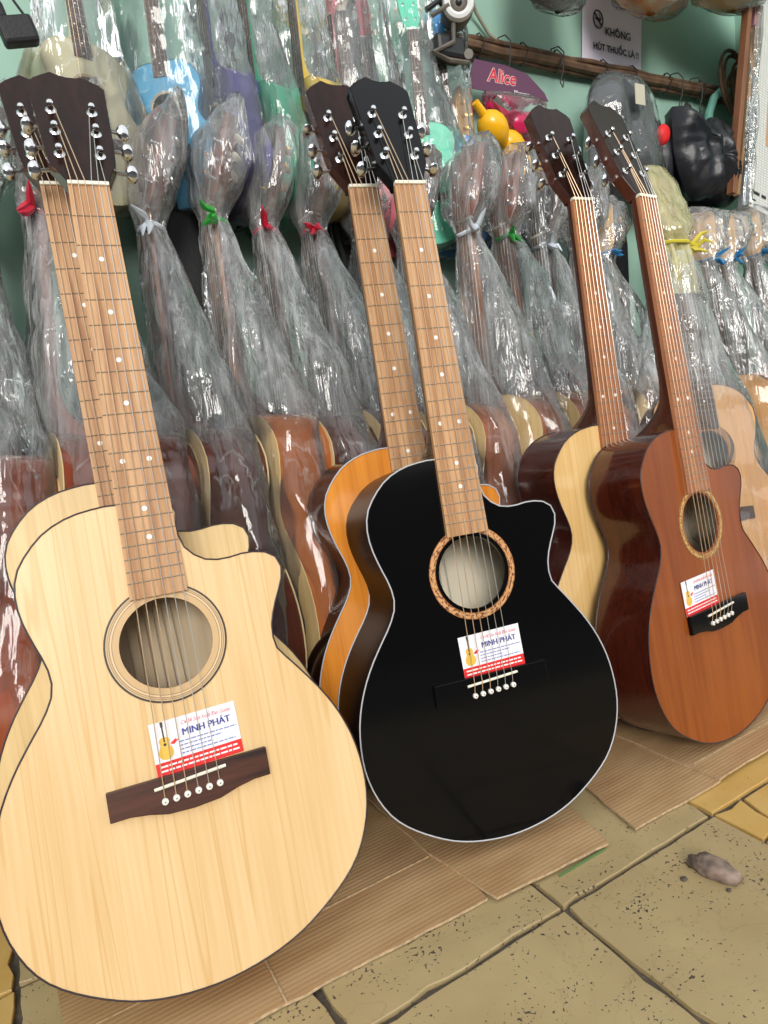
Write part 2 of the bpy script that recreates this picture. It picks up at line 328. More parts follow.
def make_guitar(name, top, side, head_m, neck_m, board_m, bind_m, cut=True, rosette=None, bridge_m=None, inner='inner', detail=True, strings=6, depth=.095,
                hole_y=.138, hole_r=.047, board_end=.188, button='chrome', s=1.0, back_bind=True, frets=20, post='chrome', innerside=None):
    root = empty(name); O = -BASE
    nseg = 110 if detail else 64
    out = [(x / 1000, y / 1000) for x, y in spline(CUT if cut else SYM, nseg)]
    hole = [(hole_r * math.cos(2 * PI * k / 40), hole_y + hole_r * math.sin(2 * PI * k / 40)) for k in range(40)]
    zt = -.010; zb = zt - depth
    def fin(o):
        me = o.data
        for v in me.vertices: v.co = (v.co + O) * s
        return o
    def off(poly, d):
        L = len(poly); r_ = []
        for i in range(L):
            a, b = Vector(poly[i - 1]), Vector(poly[(i + 1) % L]); t = (b - a).normalized(); nn = Vector((t.y, -t.x))
            r_.append((poly[i][0] + nn.x * d, poly[i][1] + nn.y * d))
        return r_
    ar = sum(out[i][0] * out[(i + 1) % nseg][1] - out[(i + 1) % nseg][0] * out[i][1] for i in range(nseg))
    ins = off(out, -.0025 if ar > 0 else .0025)
    # soundboard, with the thickness of the hole's rim
    v, f = fill(out, hole, zt); nh = len(v)
    vv = list(v); ff = list(f)
    for k in range(40): vv.append(Vector((hole[k][0], hole[k][1], zt)))
    for k in range(40): vv.append(Vector((hole[k][0], hole[k][1], zt - .003)))
    ff += [(nh + k, nh + (k + 1) % 40, nh + 40 + (k + 1) % 40, nh + 40 + k) for k in range(40)]
    fin(mk('soundboard', vv, ff, M[top], root))
    # sides: outer and inner faces
    vv = [Vector((x, y, z)) for z in (zt, zb) for x, y in out]; n_ = nseg
    ff = [(i, (i + 1) % n_, n_ + (i + 1) % n_, n_ + i) for i in range(n_)]
    k0 = len(vv); vv += [Vector((x, y, z)) for z in (zt - .002, zb + .002) for x, y in ins]
    ff += [(k0 + i, k0 + n_ + i, k0 + n_ + (i + 1) % n_, k0 + (i + 1) % n_) for i in range(n_)]
    me = bpy.data.meshes.new('side'); me.from_pydata([tuple(a) for a in vv], [], ff); me.materials.append(M[side]); me.materials.append(M[innerside or inner])
    for i, p in enumerate(me.polygons): p.use_smooth = True; p.material_index = 0 if i < n_ else 1
    fin(link('side', me, root))
    # back: outside face and pale inside face
    v, f = fill(out, None, zb); v2, f2 = fill(ins, None, zb + .002); k0 = len(v)
    fin(mk('back', list(v) + list(v2), list(f) + [tuple(i + k0 for i in t) for t in f2], [M[side], M[inner]], root, fm=[0] * len(f) + [1] * len(f2)))
    b = MB(); b.tube([(x, y, zt + .0002) for x, y in out], .0010 if bind_m == 'bindw' else .0009, 5, closed=True); fin(b.build('binding', M[bind_m], root, True, 80))
    if back_bind:
        b = MB(); b.tube([(x, y, zb) for x, y in out], .0014, 5, closed=True); fin(b.build('binding', M[bind_m], root, True, 80))
    if rosette:
        r0, r1, rm = rosette; q = 56; vv = []; ff = []
        for k in range(q):
            a = 2 * PI * k / q
            for rr in (r0, r1): vv.append((rr * math.cos(a), hole_y + rr * math.sin(a), zt + .0006))
            for rr in (r0, r1): vv.append((rr * math.cos(a), hole_y + rr * math.sin(a), zt - .0002))
        for k in range(q):
            a, c = 4 * k, 4 * ((k + 1) % q); ff += [(a, a + 1, c + 1, c), (a + 1, a + 3, c + 3, c + 1), (a, c, c + 2, a + 2)]
        fin(mk('rosette', vv, ff, rm, root))
    # neck with heel
    ys = [SC + .004, .60, .5, .42, .375, .36, .348, .337, .327, .318, .310, .303, .2965, .2905]; vv = []; ff = []; q = 12
    for y in ys:
        t = max(0, (.375 - y) / .0845); dp = .0175 + .004 * (SC - y) / .3 + (depth - .027) * t ** 2.5; w_ = hwid(y)
        for k in range(q + 1):
            a = PI * k / q; e = .75 if dp < .03 else .9
            cx, sx = math.cos(a), math.sin(a); vv.append((w_ * (abs(cx) ** e) * (1 if cx > 0 else -1), y, -.010 - dp * sx ** (e if dp < .03 else 1)))
    L = q + 1
    for i in range(len(ys) - 1):
        for k in range(q): ff.append((i * L + k, i * L + k + 1, (i + 1) * L + k + 1, (i + 1) * L + k))
        ff.append((i * L + q, i * L, (i + 1) * L, (i + 1) * L + q))
    ff += [tuple(range(L)), tuple((len(ys) - 1) * L + k for k in range(L))]
    fin(mk('neck', vv, ff, M[neck_m], root, True, auto=50))
    # fretboard, frets, dots
    T4 = lambda z0, z1: [(-hwid(SC) , SC, z1), (hwid(SC), SC, z1), (hwid(board_end), board_end, z1), (-hwid(board_end), board_end, z1), (-hwid(SC), SC, z0), (hwid(SC), SC, z0), (hwid(board_end), board_end, z0), (-hwid(board_end), board_end, z0)]
    fb = fin(mk('fretboard', T4(-.010, -.0042), [(0, 1, 2, 3), (4, 7, 6, 5), (0, 4, 5, 1), (1, 5, 6, 2), (2, 6, 7, 3), (3, 7, 4, 0)], M[board_m], root))
    for k in range(1, frets + 1):
        y = fy(k); w_ = hwid(y) - .0003; b = MB(); b.tube([(-w_, y, -.0041), (w_, y, -.0041)], .00065, 5); o = fin(b.build('fret', M['fret'], fb, True))
    for k in (3, 5, 7, 9, 12, 15, 17):
        y = (fy(k) + fy(k - 1)) / 2
        for x in ((-.0135, .0135) if k == 12 else (0,)):
            b = MB(); b.cyl((x, y, -.0046), (x, y, -.00395), .0028, n=14); fin(b.build('inlay_dot', M['pearl'], fb))
    b = MB(); b.box((-NUTW, SC, -.010), (NUTW, SC + .0045, -.0015)); fin(b.build('nut', M['nut'], root, bevel=.0007))
    # headstock
    H = head_frame(); Hp = [(x / 1000, y / 1000) for x, y in HEAD]
    b = MB(); b.prism(Hp, -.018, 0, H); nh_ = len(Hp)
    hs = mk('headstock', b.v, b.f, [M[head_m], M[neck_m]], root, fm=[1, 0] + [1] * nh_); fin(hs)
    bm = bmesh.new(); bm.from_mesh(hs.data); bmesh.ops.bevel(bm, geom=[e for e in bm.edges if len(e.link_faces) == 2 and e.calc_face_angle(0) > R(60)], offset=.0008 * s, segments=1, affect='EDGES'); bm.to_mesh(hs.data); bm.free()
    posts = POST if strings == 6 else [POST[0], POST[2], POST[3], POST[5]]
    for x, y in posts:
        x, y = x / 1000, y / 1000; sg = 1 if x > 0 else -1
        b = MB(); b.lathe([(.0062, 0), (.0062, .0012), (.0045, .0022), (.0032, .0025), (.0030, .008), (.0037, .009), (.0037, .0115), (.0028, .0125)], H @ Matrix.Translation((x, y, 0)), 12)
        b.box((x - .006, y - .009, -.022), (x + .006, y + .009, -.018), H)
        b.cyl(H @ Vector((x, y, -.019)), H @ Vector((sg * .046, y - .004, -.019)), .0022, n=8)
        p = fin(b.build('tuning_peg', M[post], root, True, 35))
        b = MB(); vs_ = []; prof = [(.0, .0035), (.002, .0066), (.006, .0098), (.010, .0096), (.0135, .0065), (.0145, .0025)]; ta = random.uniform(.55, 1.2)
        for d_, r_ in prof:
            for k in range(10): a = 2 * PI * k / 10; ca, sa = r_ * math.cos(a), .30 * r_ * math.sin(a); vs_.append(H @ Vector((sg * (.0445 + d_), y - .004 + ca * math.cos(ta) - sa * math.sin(ta), -.019 + ca * math.sin(ta) + sa * math.cos(ta))))
        fs_ = [(i * 10 + k, i * 10 + (k + 1) % 10, (i + 1) * 10 + (k + 1) % 10, (i + 1) * 10 + k) for i in range(5) for k in range(10)] + [tuple(range(10)), tuple(range(50, 60))]
        b.add(vs_, fs_); fin(b.build('peg_button', M[button], p, True, 50))
    # bridge
    bp_ = [(-80, 7), (80, 7), (80, -22), (62, -22), (44, -25), (26, -30), (0, -31.5), (-26, -30), (-44, -25), (-62, -22), (-80, -22)]
    b = MB(); b.prism([(x / 1000, y / 1000) for x, y in bp_], -.0102, -.0035); br = fin(b.build('bridge', M[bridge_m or 'bridge'], root, bevel=.001))
    ww = .030
    b = MB(); b.tube([(-.036, -.003, -.0025), (.036, .001, -.0025)], .0017, 8); fin(b.build('saddle', M['nut'], root, True))
    for k in range(strings):
        t = k / (strings - 1) * 2 - 1; px = .0275 * t
        b = MB(); b.lathe([(.0035, -.0036), (.0036, -.002), (.0032, -.0005), (.0018, .0004)], Matrix.Translation((px, -.0155 + .001 * t, .0)), 10); pn = fin(b.build('bridge_pin', M['pin'], root, True))
        b = MB(); b.lathe([(.0008, .0003), (.0008, .0007)], Matrix.Translation((px, -.0155 + .001 * t, .0)), 6); fin(b.build('pin_dot', M['carddark'], pn))
        nx = .0175 * t; q = posts[[2, 1, 0, 5, 4, 3][k]] if strings == 6 else posts[[1, 0, 3, 2][k]]
        q = posts[k] if False else q
        # outer strings run to the nearest pegs, inner ones to the far pegs
        order = [0, 1, 2, 3, 4, 5] if strings == 6 else [0, 1, 2, 3]
        q = posts[order[k]]
        pe = H @ Vector((q[0] / 1000 - (.003 if q[0] < 0 else -.003) * -1, q[1] / 1000, .0075))
        b = MB(); b.tube([(px, -.0135, -.003), (px * .985, -.001, .0003), (nx, SC, -.0012), (nx * 1.01, SC + .0045, -.0012), pe], .00055 if k < strings / 2 else .00042, 5)
        fin(b.build('string', M['bronze' if k < strings / 2 else 'steel'], root, True))
    root['gs'] = s
    return root

def pose(root, saddle, yaw, lean, tilt, s=1.0):
    M0 = Matrix(((1, 0, 0), (0, 0, -1), (0, 1, 0)))
    T = Matrix.Rotation(R(tilt), 3, 'Z'); L = Matrix.Rotation(-R(lean), 3, 'X'); Y = Matrix.Rotation(R(yaw), 3, 'Z')
    Q = Y @ M0 @ L @ T
    mt = Q.to_4x4(); mt.translation = Vector(saddle) + Q @ (BASE * s)
    root.matrix_world = mt
    return root

HY = .138 + .205   # hole centre in the guitar's base frame
ros_nat = radial('ringed_rosette', 0, HY, [(.0470, (.60, .40, .2)), (.0535, (.16, .09, .04)), (.0540, (.72, .52, .30)), (.0560, (.14, .08, .04)), (.0565, (.55, .38, .2)), (.0580, (.30, .2, .1)), (.0586, (.62, .45, .26)), (.0597, (.03, .02, .015)), (.0615, (.25, .16, .09))], None)
ros_blk = radial('mosaic_rosette', 0, HY, [(.0525, (.35, .13, .03)), (.0533, (.62, .33, .14)), (.0600, (.40, .15, .04))], None, mosaic=(11.0, (.16, .05, .02)))
ros_brn = radial('rope_rosette', 0, HY, [(.0500, (.55, .33, .10)), (.0510, (.36, .14, .04)), (.0522, (.62, .42, .14)), (.0560, (.22, .08, .02)), (.0572, (.5, .28, .09))], None, mosaic=(16.0, (.20, .07, .02)))

g1 = make_guitar('acoustic_guitar', 'spruce', 'paleside', 'headwood', 'neckwood', 'board', 'bindd', rosette=(.0470, .0620, ros_nat), inner='inner_dark', depth=.080)
pose(g1, (.1068, .6588, .2203), -5.43, 14.32, -.62)
tag(g1, 'large natural pale wood cutaway acoustic guitar nearest the camera at left', 'guitar')
g2 = make_guitar('acoustic_guitar', 'spruce2', 'paleside', 'headwood', 'neckwood', 'board', 'bindd', rosette=(.0470, .0620, ros_nat), inner='inner_dark')
pose(g2, (.1095, .753, .2405), -5.1, 12.6, 1.17)
tag(g2, 'pale wood cutaway guitar mostly hidden directly behind the nearest natural guitar', 'guitar')
g3 = make_guitar('acoustic_guitar', 'black', 'black_side', 'black', 'black', 'board', 'bindw', rosette=(.0522, .0610, ros_blk), bridge_m='black', depth=.112)
pose(g3, (.4904, .6463, .2129), -11.11, 9.5, -.1)
tag(g3, 'glossy black cutaway acoustic guitar with white edge binding in the middle', 'guitar')
g4 = make_guitar('acoustic_guitar', 'orange', 'nearblack', 'headwood', 'neckwood', 'board', 'bindw', rosette=(.0522, .0610, ros_blk), depth=.112, s=1.02, back_bind=False)
pose(g4, (.4956, .7680, .2227), -10.0, 6.75, .99, 1.02)
tag(g4, 'orange topped guitar with near black sides standing behind the black guitar', 'guitar')
g5 = make_guitar('acoustic_guitar', 'mahog', 'darkside', 'headwood', 'neckred', 'board_r', 'bindd', rosette=(.0497, .0580, ros_brn), bridge_m='black')
pose(g5, (.9268, .6195, .2037), 4.05, 7.94, -.11)
tag(g5, 'mahogany brown cutaway guitar with dark red sides in front at right', 'guitar')
g6 = make_guitar('acoustic_guitar', 'honeytop', 'darkside', 'headwood', 'neckred', 'board_r', 'bindd', rosette=(.0497, .0580, ros_brn), bridge_m='black')
pose(g6, (.8647, .727, .2189), -3.93, 5.48, .1)
tag(g6, 'yellow topped guitar with dark sides standing behind the mahogany brown guitar', 'guitar')

# ------------------------------------------------------------------ writing
def text_mesh(txt, size, mat, parent, M4, name='lettering', bold=0.0, shear=0.0, align='LEFT', ext=.00008):
    cu = bpy.data.curves.new('t', 'FONT'); cu.body = txt; cu.size = size; cu.offset = bold; cu.shear = shear; cu.align_x = align; cu.resolution_u = 3; cu.extrude = ext
    o = bpy.data.objects.new('t', cu); COL.objects.link(o)
    dg = bpy.context.evaluated_depsgraph_get(); me = bpy.data.meshes.new_from_object(o.evaluated_get(dg))
    bpy.data.objects.remove(o); me.materials.clear(); me.materials.append(mat); me.name = name
    me.transform(M4); return link(name, me, parent)
def make_card():
    """88 x 54 mm business card lying in its own xy plane, origin at its lower left corner"""
    r = empty('business_card')
    b = MB(); b.box((0, 0, 0), (.088, .054, .0004)); b.build('card_sheet', M['card'], r)
    b = MB(); b.box((0, 0, .0003), (.088, .0135, .00048)); b.build('red_band', M['cardred'], r)
    T = lambda x, y: Matrix.Translation((x, y, .00055))
    text_mesh('Cơ Sở Sản Xuất Đàn Guitar', .0056, M['cardpink'], r, T(.031, .0455) @ Matrix.Diagonal((.80, 1, 1, 1)), shear=.3)
    text_mesh('MINH PHÁT', .0098, M['cardblue'], r, T(.0305, .0345) @ Matrix.Diagonal((.96, 1, 1, 1)), bold=0); text_mesh('MINH PHÁT', .0098, M['cardblue'], r, T(.0308, .0345) @ Matrix.Diagonal((.96, 1, 1, 1))); text_mesh('MINH PHÁT', .0098, M['cardblue'], r, T(.0311, .0346) @ Matrix.Diagonal((.96, 1, 1, 1)))
    random.seed(5)
    for y, x0, x1 in ((.0285, .027, .086), (.0245, .027, .070), (.0205, .027, .058), (.0165, .027, .083)):
        b = MB(); x = x0
        while x < x1:
            w_ = random.uniform(.0025, .006); b.box((x, y, .0004), (min(x + w_, x1), y + .0013, .0005)); x += w_ + .0009
        b.build('small_print', M['cardtext'], r)
    for y in (.0085, .0040):
        b = MB(); x = .004
        while x < .083:
            w_ = random.uniform(.003, .008); b.box((x, y, .0004), (x + w_, y + .0018, .00054)); x += w_ + .0012
        b.build('small_print', M['cardgrey'], r)
    # little yellow guitar, red leaf mark
    gp2 = [(x / 1000 * .040 + .0125, y / 1000 * .046 + .0245) for x, y in spline(SYM, 30)]
    b = MB(); b.prism(gp2, .0004, .0005); g = b.build('guitar_print', M['cardyel'], r)
    b = MB(); b.box((.0117, .033, .0004), (.0133, .048, .00052)); b.prism([(.0113, .048), (.0137, .048), (.0140, .0535), (.0110, .0535)], .0004, .00052); b.prism([(.0125 + .0016 * math.cos(a), .0305 + .0016 * math.sin(a)) for a in [k * PI / 5 for k in range(10)]], .0004, .00053); b.build('neck_print', M['carddark'], r)
    b = MB(); b.prism([(.0175, .030), (.0215, .0285), (.0275, .033), (.0235, .0325), (.0245, .0345), (.0205, .032)], .0004, .00052); b.build('leaf_print', M['cardred'], r)
    return r
def place_card(c, g, x, y, rot, z=-.0088):
    c.matrix_world = g.matrix_world @ Matrix.Translation((x, y + .205, z + .105)) @ Matrix.Rotation(R(rot), 4, 'Z')
card = make_card()
bpy.context.view_layer.update()
place_card(card, g1, -.0305, .006, 1.5); tag(card, 'white and red business card tucked under the strings of the nearest natural guitar', 'business card', 'business cards on the three front guitars')
c2 = copy_tree(card); place_card(c2, g3, -.0355, .005, 1.3, -.0085); c2['label'] = 'white and red business card tucked under the strings of the black guitar'
c3 = copy_tree(card); place_card(c3, g5, -.081, .006, 1.0, -.0085); c3['label'] = 'white and red business card beside the strings of the mahogany brown guitar'
# ------------------------------------------------------------------ the setting
def struct(o): o['kind'] = 'structure'; return o
WY = 1.29
b = MB(); b.box((-1.6, WY, -.02), (2.115, WY + .12, 2.9)); struct(b.build('wall_back', M['wall']))
b = MB(); b.box((2.100, .55, -.02), (2.2, WY, 2.9)); struct(b.build('wall_right', M['wall']))
M['ceil'] = plain('dusty_white_ceiling', (.45, .46, .43), .8)
b = MB(); b.box((-1.6, .85, 2.9), (2.2, 1.41, 2.96)); struct(b.build('ceiling', M['ceil']))
M['facade'] = plain('grey_plaster_facade', (.10, .10, .095), .85, var=.25, vs=1.2)  # unseen dark surround, added to cut low sky light and its reflections in gloss
b = MB(); b.box((-14, -7.4, -.1), (16, -7.0, 2.3)); struct(b.build('wall_street', M['facade']))
b = MB(); b.box((-5.4, -7, -.1), (-5.0, 1.3, 2.3)); struct(b.build('wall_left', M['facade']))
M['asphalt'] = plain('dark_road', (.07, .07, .068), .9, var=.2, vs=20)
b = MB(); b.box((-14, -7, -.2), (16, -1.2, -.06)); struct(b.build('street', M['asphalt']))

# floor: worn cement tiles with recessed joints
def pitted(name, c, c2, pit, yellow=False):
    mt, n, l, b = nt(name); b.inputs['Roughness'].default_value = .5
    tc = n.new('ShaderNodeTexCoord'); geo = tc.outputs['Object']
    n1 = n.new('ShaderNodeTexNoise'); n1.inputs['Scale'].default_value = 9; n1.inputs['Detail'].default_value = 5; l.new(geo, n1.inputs['Vector'])
    r1 = n.new('ShaderNodeValToRGB'); r1.color_ramp.elements[0].position = .3; r1.color_ramp.elements[1].position = .7; r1.color_ramp.elements[0].color = c4(c); r1.color_ramp.elements[1].color = c4(c2); l.new(n1.outputs['Fac'], r1.inputs['Fac'])
    n2 = n.new('ShaderNodeTexNoise'); n2.inputs['Scale'].default_value = 230; n2.inputs['Detail'].default_value = 2; l.new(geo, n2.inputs['Vector'])
    n3 = n.new('ShaderNodeTexNoise'); n3.inputs['Scale'].default_value = 22; n3.inputs['Detail'].default_value = 2; l.new(geo, n3.inputs['Vector'])
    mu = n.new('ShaderNodeMath'); mu.operation = 'MULTIPLY_ADD'; mu.inputs[1].default_value = .45; l.new(n3.outputs['Fac'], mu.inputs[0]); l.new(n2.outputs['Fac'], mu.inputs[2])
    r2_ = n.new('ShaderNodeValToRGB'); r2_.color_ramp.elements[0].position = pit; r2_.color_ramp.elements[1].position = pit + .02; l.new(mu.outputs[0], r2_.inputs['Fac'])
    mm = n.new('ShaderNodeMix'); mm.data_type = 'RGBA'; l.new(r2_.outputs['Color'], mm.inputs[0]); l.new(r1.outputs['Color'], mm.inputs[6]); mm.inputs[7].default_value = (.07, .055, .04, 1)
    # hairline scratches
    n4 = n.new('ShaderNodeTexNoise'); n4.inputs['Scale'].default_value = 6; n4.inputs['Detail'].default_value = 8; n4.inputs['Distortion'].default_value = 2; l.new(geo, n4.inputs['Vector'])
    s1 = n.new('ShaderNodeMath'); s1.operation = 'SUBTRACT'; s1.inputs[1].default_value = .5; l.new(n4.outputs['Fac'], s1.inputs[0])
    s2 = n.new('ShaderNodeMath'); s2.operation = 'ABSOLUTE'; l.new(s1.outputs[0], s2.inputs[0])
    s3 = n.new('ShaderNodeMapRange'); s3.inputs['From Min'].default_value = 0; s3.inputs['From Max'].default_value = .004; s3.inputs['To Min'].default_value = .30; s3.inputs['To Max'].default_value = 0; l.new(s2.outputs[0], s3.inputs['Value'])
    m2 = n.new('ShaderNodeMix'); m2.data_type = 'RGBA'; l.new(s3.outputs[0], m2.inputs[0]); l.new(mm.outputs[2], m2.inputs[6]); m2.inputs[7].default_value = (.10, .075, .045, 1)
    l.new(m2.outputs[2], b.inputs['Base Color'])
    bp = n.new('ShaderNodeBump'); bp.inputs['Strength'].default_value = .5; bp.inputs['Distance'].default_value = .002; bp.invert = True
    l.new(r2_.outputs['Color'], bp.inputs['Height']); l.new(bp.outputs['Normal'], b.inputs['Normal'])
    return mt
M['tile'] = pitted('worn_khaki_tile', (.36, .265, .13), (.44, .335, .17), .893)
M['tiley'] = pitted('yellow_marbled_tile', (.52, .30, .07), (.60, .40, .14), .97)
M['joint'] = plain('dirty_joint', (.10, .08, .06), .95, var=.4, vs=60, bump=1, bs=150)
FZ = -.014     # floor level
fl = MB(); fl.box((-1.7, -1.25, -.06), (2.3, 1.4, -.006)); floor = struct(fl.build('floor', M['joint'])); floor.location.z = FZ
P = .2742
def tile_poly(poly, mat, seed, top=0.0):
    """a tile or shard with chipped edges; poly counter-clockwise"""
    rnd = random.Random(seed); pts = []
    L = len(poly)
    for i in range(L):
        a, c = Vector(poly[i]), Vector(poly[(i + 1) % L]); n_ = max(1, int((c - a).length / .022)); t = (c - a).normalized(); nn = Vector((-t.y, t.x))
        for k in range(n_): pts.append(a.lerp(c, k / n_) + nn * (rnd.uniform(0, .0018) + (rnd.uniform(.001, .005) if rnd.random() < .2 else 0)))
    ce = sum(pts, Vector((0, 0))) / len(pts); n_ = len(pts)
    ins = [p + (ce - p).normalized() * .0010 for p in pts]
    vs = [(p.x, p.y, top - .0010) for p in pts] + [(p.x, p.y, top) for p in ins] + [(p.x, p.y, -.0065) for p in pts]
    fs = [tuple(range(n_, 2 * n_))] + [(i, (i + 1) % n_, n_ + (i + 1) % n_, n_ + i) for i in range(n_)] + [(2 * n_ + i, 2 * n_ + (i + 1) % n_, (i + 1) % n_, i) for i in range(n_)]
    return mk('tile', vs, fs, mat, floor)
g_ = .0024
shared = None
for ix in range(-6, 6):
    for iy in range(-4, 4):
        x0 = .1855 + P * ix; y0 = .5156 - P + P * iy
        seen = -2 <= ix <= 3 and -1 <= iy <= 2
        if ix == 2 and iy == 0:
            # cracked yellow tile, in shards
            sh = [[(0, .2742), (0, .205), (.045, .212), (.058, .2742)], [(0, .205), (0, .0), (.07, .0), (.055, .11), (.030, .165), (.045, .212)], [(.058, .2742), (.045, .212), (.030, .165), (.085, .18), (.125, .2742)],
                  [(.030, .165), (.055, .11), (.07, 0), (.16, 0), (.13, .12), (.085, .18)], [(.125, .2742), (.085, .18), (.13, .12), (.2742, .18), (.2742, .2742)], [(.13, .12), (.16, 0), (.2742, 0), (.2742, .18)]]
            for k, q in enumerate(sh):
                ce = sum((Vector(p) for p in q), Vector((0, 0))) / len(q)
                tile_poly([(Vector(p) + (ce - Vector(p)).normalized() * .0022 + Vector((x0, y0))) for p in q], M['tiley'], k + 50, -.0006 * (k % 3))
            continue
        mt = M['tiley'] if (ix >= 2 or ix <= -2) else M['tile']
        if seen: tile_poly([(x0 + g_, y0 + g_), (x0 + P - g_, y0 + g_), (x0 + P - g_, y0 + P - g_), (x0 + g_, y0 + P - g_)], mt, ix * 17 + iy)
        else:
            if shared is None:
                bb = MB(); bb.box((g_, g_, -.0065), (P - g_, P - g_, 0)); o = bb.build('tile', M['tile'], floor); shared = o
            else: o = shared.copy(); COL.objects.link(o)
            o.location = (x0, y0, 0)
# the stone stuck in the floor
random.seed(3)
def blob(name, r, mat, parent=None, amp=.2, seed=0, sub=3, sc=60):
    bm = bmesh.new(); bmesh.ops.create_icosphere(bm, subdivisions=sub, radius=1)
    for v in bm.verts:
        d = v.co.normalized(); k = 1 + amp * noise.noise(d * 1.6 + Vector((seed, 0, 0))) + amp * .35 * noise.noise(d * 5 + Vector((0, seed, 0)))
        v.co = Vector((d.x * r[0], d.y * r[1], d.z * r[2])) * k
    me = bpy.data.meshes.new(name); bm.to_mesh(me); bm.free(); me.materials.append(mat)
    for p in me.polygons: p.use_smooth = True
    return link(name, me, parent)
M['stone'] = plain('rough_grey_pink_stone', (.20, .145, .115), .8, var=.7, vs=60, bump=1, bs=110)
st = blob('stone', (.029, .0145, .013), M['stone'], amp=.3, seed=4); st.location = (.6355, .449, .006 + FZ); st.rotation_euler = (0, 0, R(-78)); tag(st, 'small rough grey stone lying on the khaki floor tile', 'stone')
for x, y, r_, lb in ((.586, .452, .0045, 'tiny dark chip on the floor left of the grey stone'), (.608, .412, .003, 'tiny dark chip in front of the grey stone')):
    q = blob('stone_chip', (r_, r_ * .8, r_ * .5), M['joint'], amp=.4, seed=r_ * 1e4, sub=2); q.location = (x * 1.025, y * 1.025, .001 + FZ); tag(q, lb, 'stone')

# cardboard
def cardboard_mat():
    mt, n, l, b = nt('brown_corrugated_cardboard'); b.inputs['Roughness'].default_value = .75
    tc = n.new('ShaderNodeTexCoord')
    wv = n.new('ShaderNodeTexWave'); wv.bands_direction = 'Y'; wv.inputs['Scale'].default_value = 52; wv.inputs['Distortion'].default_value = .6; wv.inputs['Detail'].default_value = 2; wv.inputs['Detail Scale'].default_value = 3
    l.new(tc.outputs['Object'], wv.inputs['Vector'])
    mp = n.new('ShaderNodeMapping'); mp.inputs['Scale'].default_value = (5, 16, 1); l.new(tc.outputs['Object'], mp.inputs['Vector'])
    n1 = n.new('ShaderNodeTexNoise'); n1.inputs['Scale'].default_value = 2; n1.inputs['Detail'].default_value = 5; l.new(mp.outputs[0], n1.inputs['Vector'])
    n2 = n.new('ShaderNodeTexNoise'); n2.inputs['Scale'].default_value = 6; n2.inputs['Detail'].default_value = 4; l.new(tc.outputs['Object'], n2.inputs['Vector'])
    a = n.new('ShaderNodeMath'); a.operation = 'MULTIPLY_ADD'; a.inputs[1].default_value = .07; l.new(wv.outputs['Fac'], a.inputs[0]); l.new(n1.outputs['Fac'], a.inputs[2])
    a2 = n.new('ShaderNodeMath'); a2.operation = 'MULTIPLY_ADD'; a2.inputs[1].default_value = .6; l.new(n2.outputs['Fac'], a2.inputs[0]); l.new(a.outputs[0], a2.inputs[2])
    ra = n.new('ShaderNodeValToRGB'); ra.color_ramp.elements[0].position = .6; ra.color_ramp.elements[1].position = 1.2 / 1.2; ra.color_ramp.elements[0].color = (.36, .205, .090, 1); ra.color_ramp.elements[1].color = (.46, .295, .145, 1)
    l.new(a2.outputs[0], ra.inputs['Fac']); l.new(ra.outputs['Color'], b.inputs['Base Color'])
    bp = n.new('ShaderNodeBump'); bp.inputs['Strength'].default_value = .25; bp.inputs['Distance'].default_value = .001; l.new(wv.outputs['Fac'], bp.inputs['Height']); l.new(bp.outputs['Normal'], b.inputs['Normal'])
    return mt
M['cb'] = cardboard_mat(); M['cbedge'] = plain('torn_cardboard_edge', (.50, .36, .21), .8, var=.3, vs=150)
def sheet(name, poly, z, label, seed, warp=.0015, th=.0035):
    rnd = random.Random(seed); pts = []; L = len(poly)
    for i in range(L):
        a, c = Vector(poly[i]), Vector(poly[(i + 1) % L]); k_ = max(1, int((c - a).length / .02)); t = (c - a).normalized(); nn = Vector((-t.y, t.x))
        for k in range(k_): pts.append(a.lerp(c, k / k_) + nn * rnd.uniform(-.0012, .0012))
    v, f = fill([(p.x, p.y) for p in pts], None, 0); 
    # top on a grid for gentle warping
    z = z + FZ; n_ = len(pts); zz = lambda x, y: z + warp * (noise.noise(Vector((x * 9 + seed, y * 9, 0))) + .6)
    vs = [(q.x, q.y, zz(q.x, q.y) + th) for q in v] + [(p.x, p.y, zz(p.x, p.y) + th) for p in pts] + [(p.x, p.y, zz(p.x, p.y)) for p in pts]
    k0 = len(v); fs = [tuple(t) for t in f] + [(k0 + i, k0 + (i + 1) % n_, k0 + n_ + (i + 1) % n_, k0 + n_ + i) for i in range(n_)]
    o = mk(name, vs, fs, [M['cb'], M['cbedge']], None, fm=[0] * len(f) + [1] * n_)
    tag(o, label, 'cardboard', 'cardboard sheets laid on the floor'); return o
s1 = sheet('cardboard_sheet', [(-0.04715, 0.7072), (-0.03587, 0.5894), (0.1496, 0.5863), (0.3977, 0.5761), (0.3997, 0.5945), (0.3946, 0.6457), (0.3813, 0.8405), (-0.05125, 0.861)], .0008, 'brown cardboard sheet under the nearest natural guitar', 11)
s1b = MB(); s1b.box((.1491, .586, .0055 + FZ), (.1512, .84, .0064 + FZ)); s1b.build('crease', M['cbedge'], s1)
s1c = MB(); s1c.box((-.041, .6785, .0052 + FZ), (.384, .680, .0062 + FZ)); s1c.build('crease', M['cbedge'], s1)
s2 = sheet('cardboard_sheet', [(.406, .567), (.579, .5545), (.597, .640), (.599, .861), (.385, .861), (.387, .682)], .0030, 'small brown cardboard flap below the black guitar', 12)
s3 = sheet('cardboard_sheet', [(.628, .5545), (.806, .5515), (.82, .60), (.82, .871), (.671, .871), (.652, .662)], .0008, 'brown cardboard piece on the floor between the black and mahogany guitars', 13)
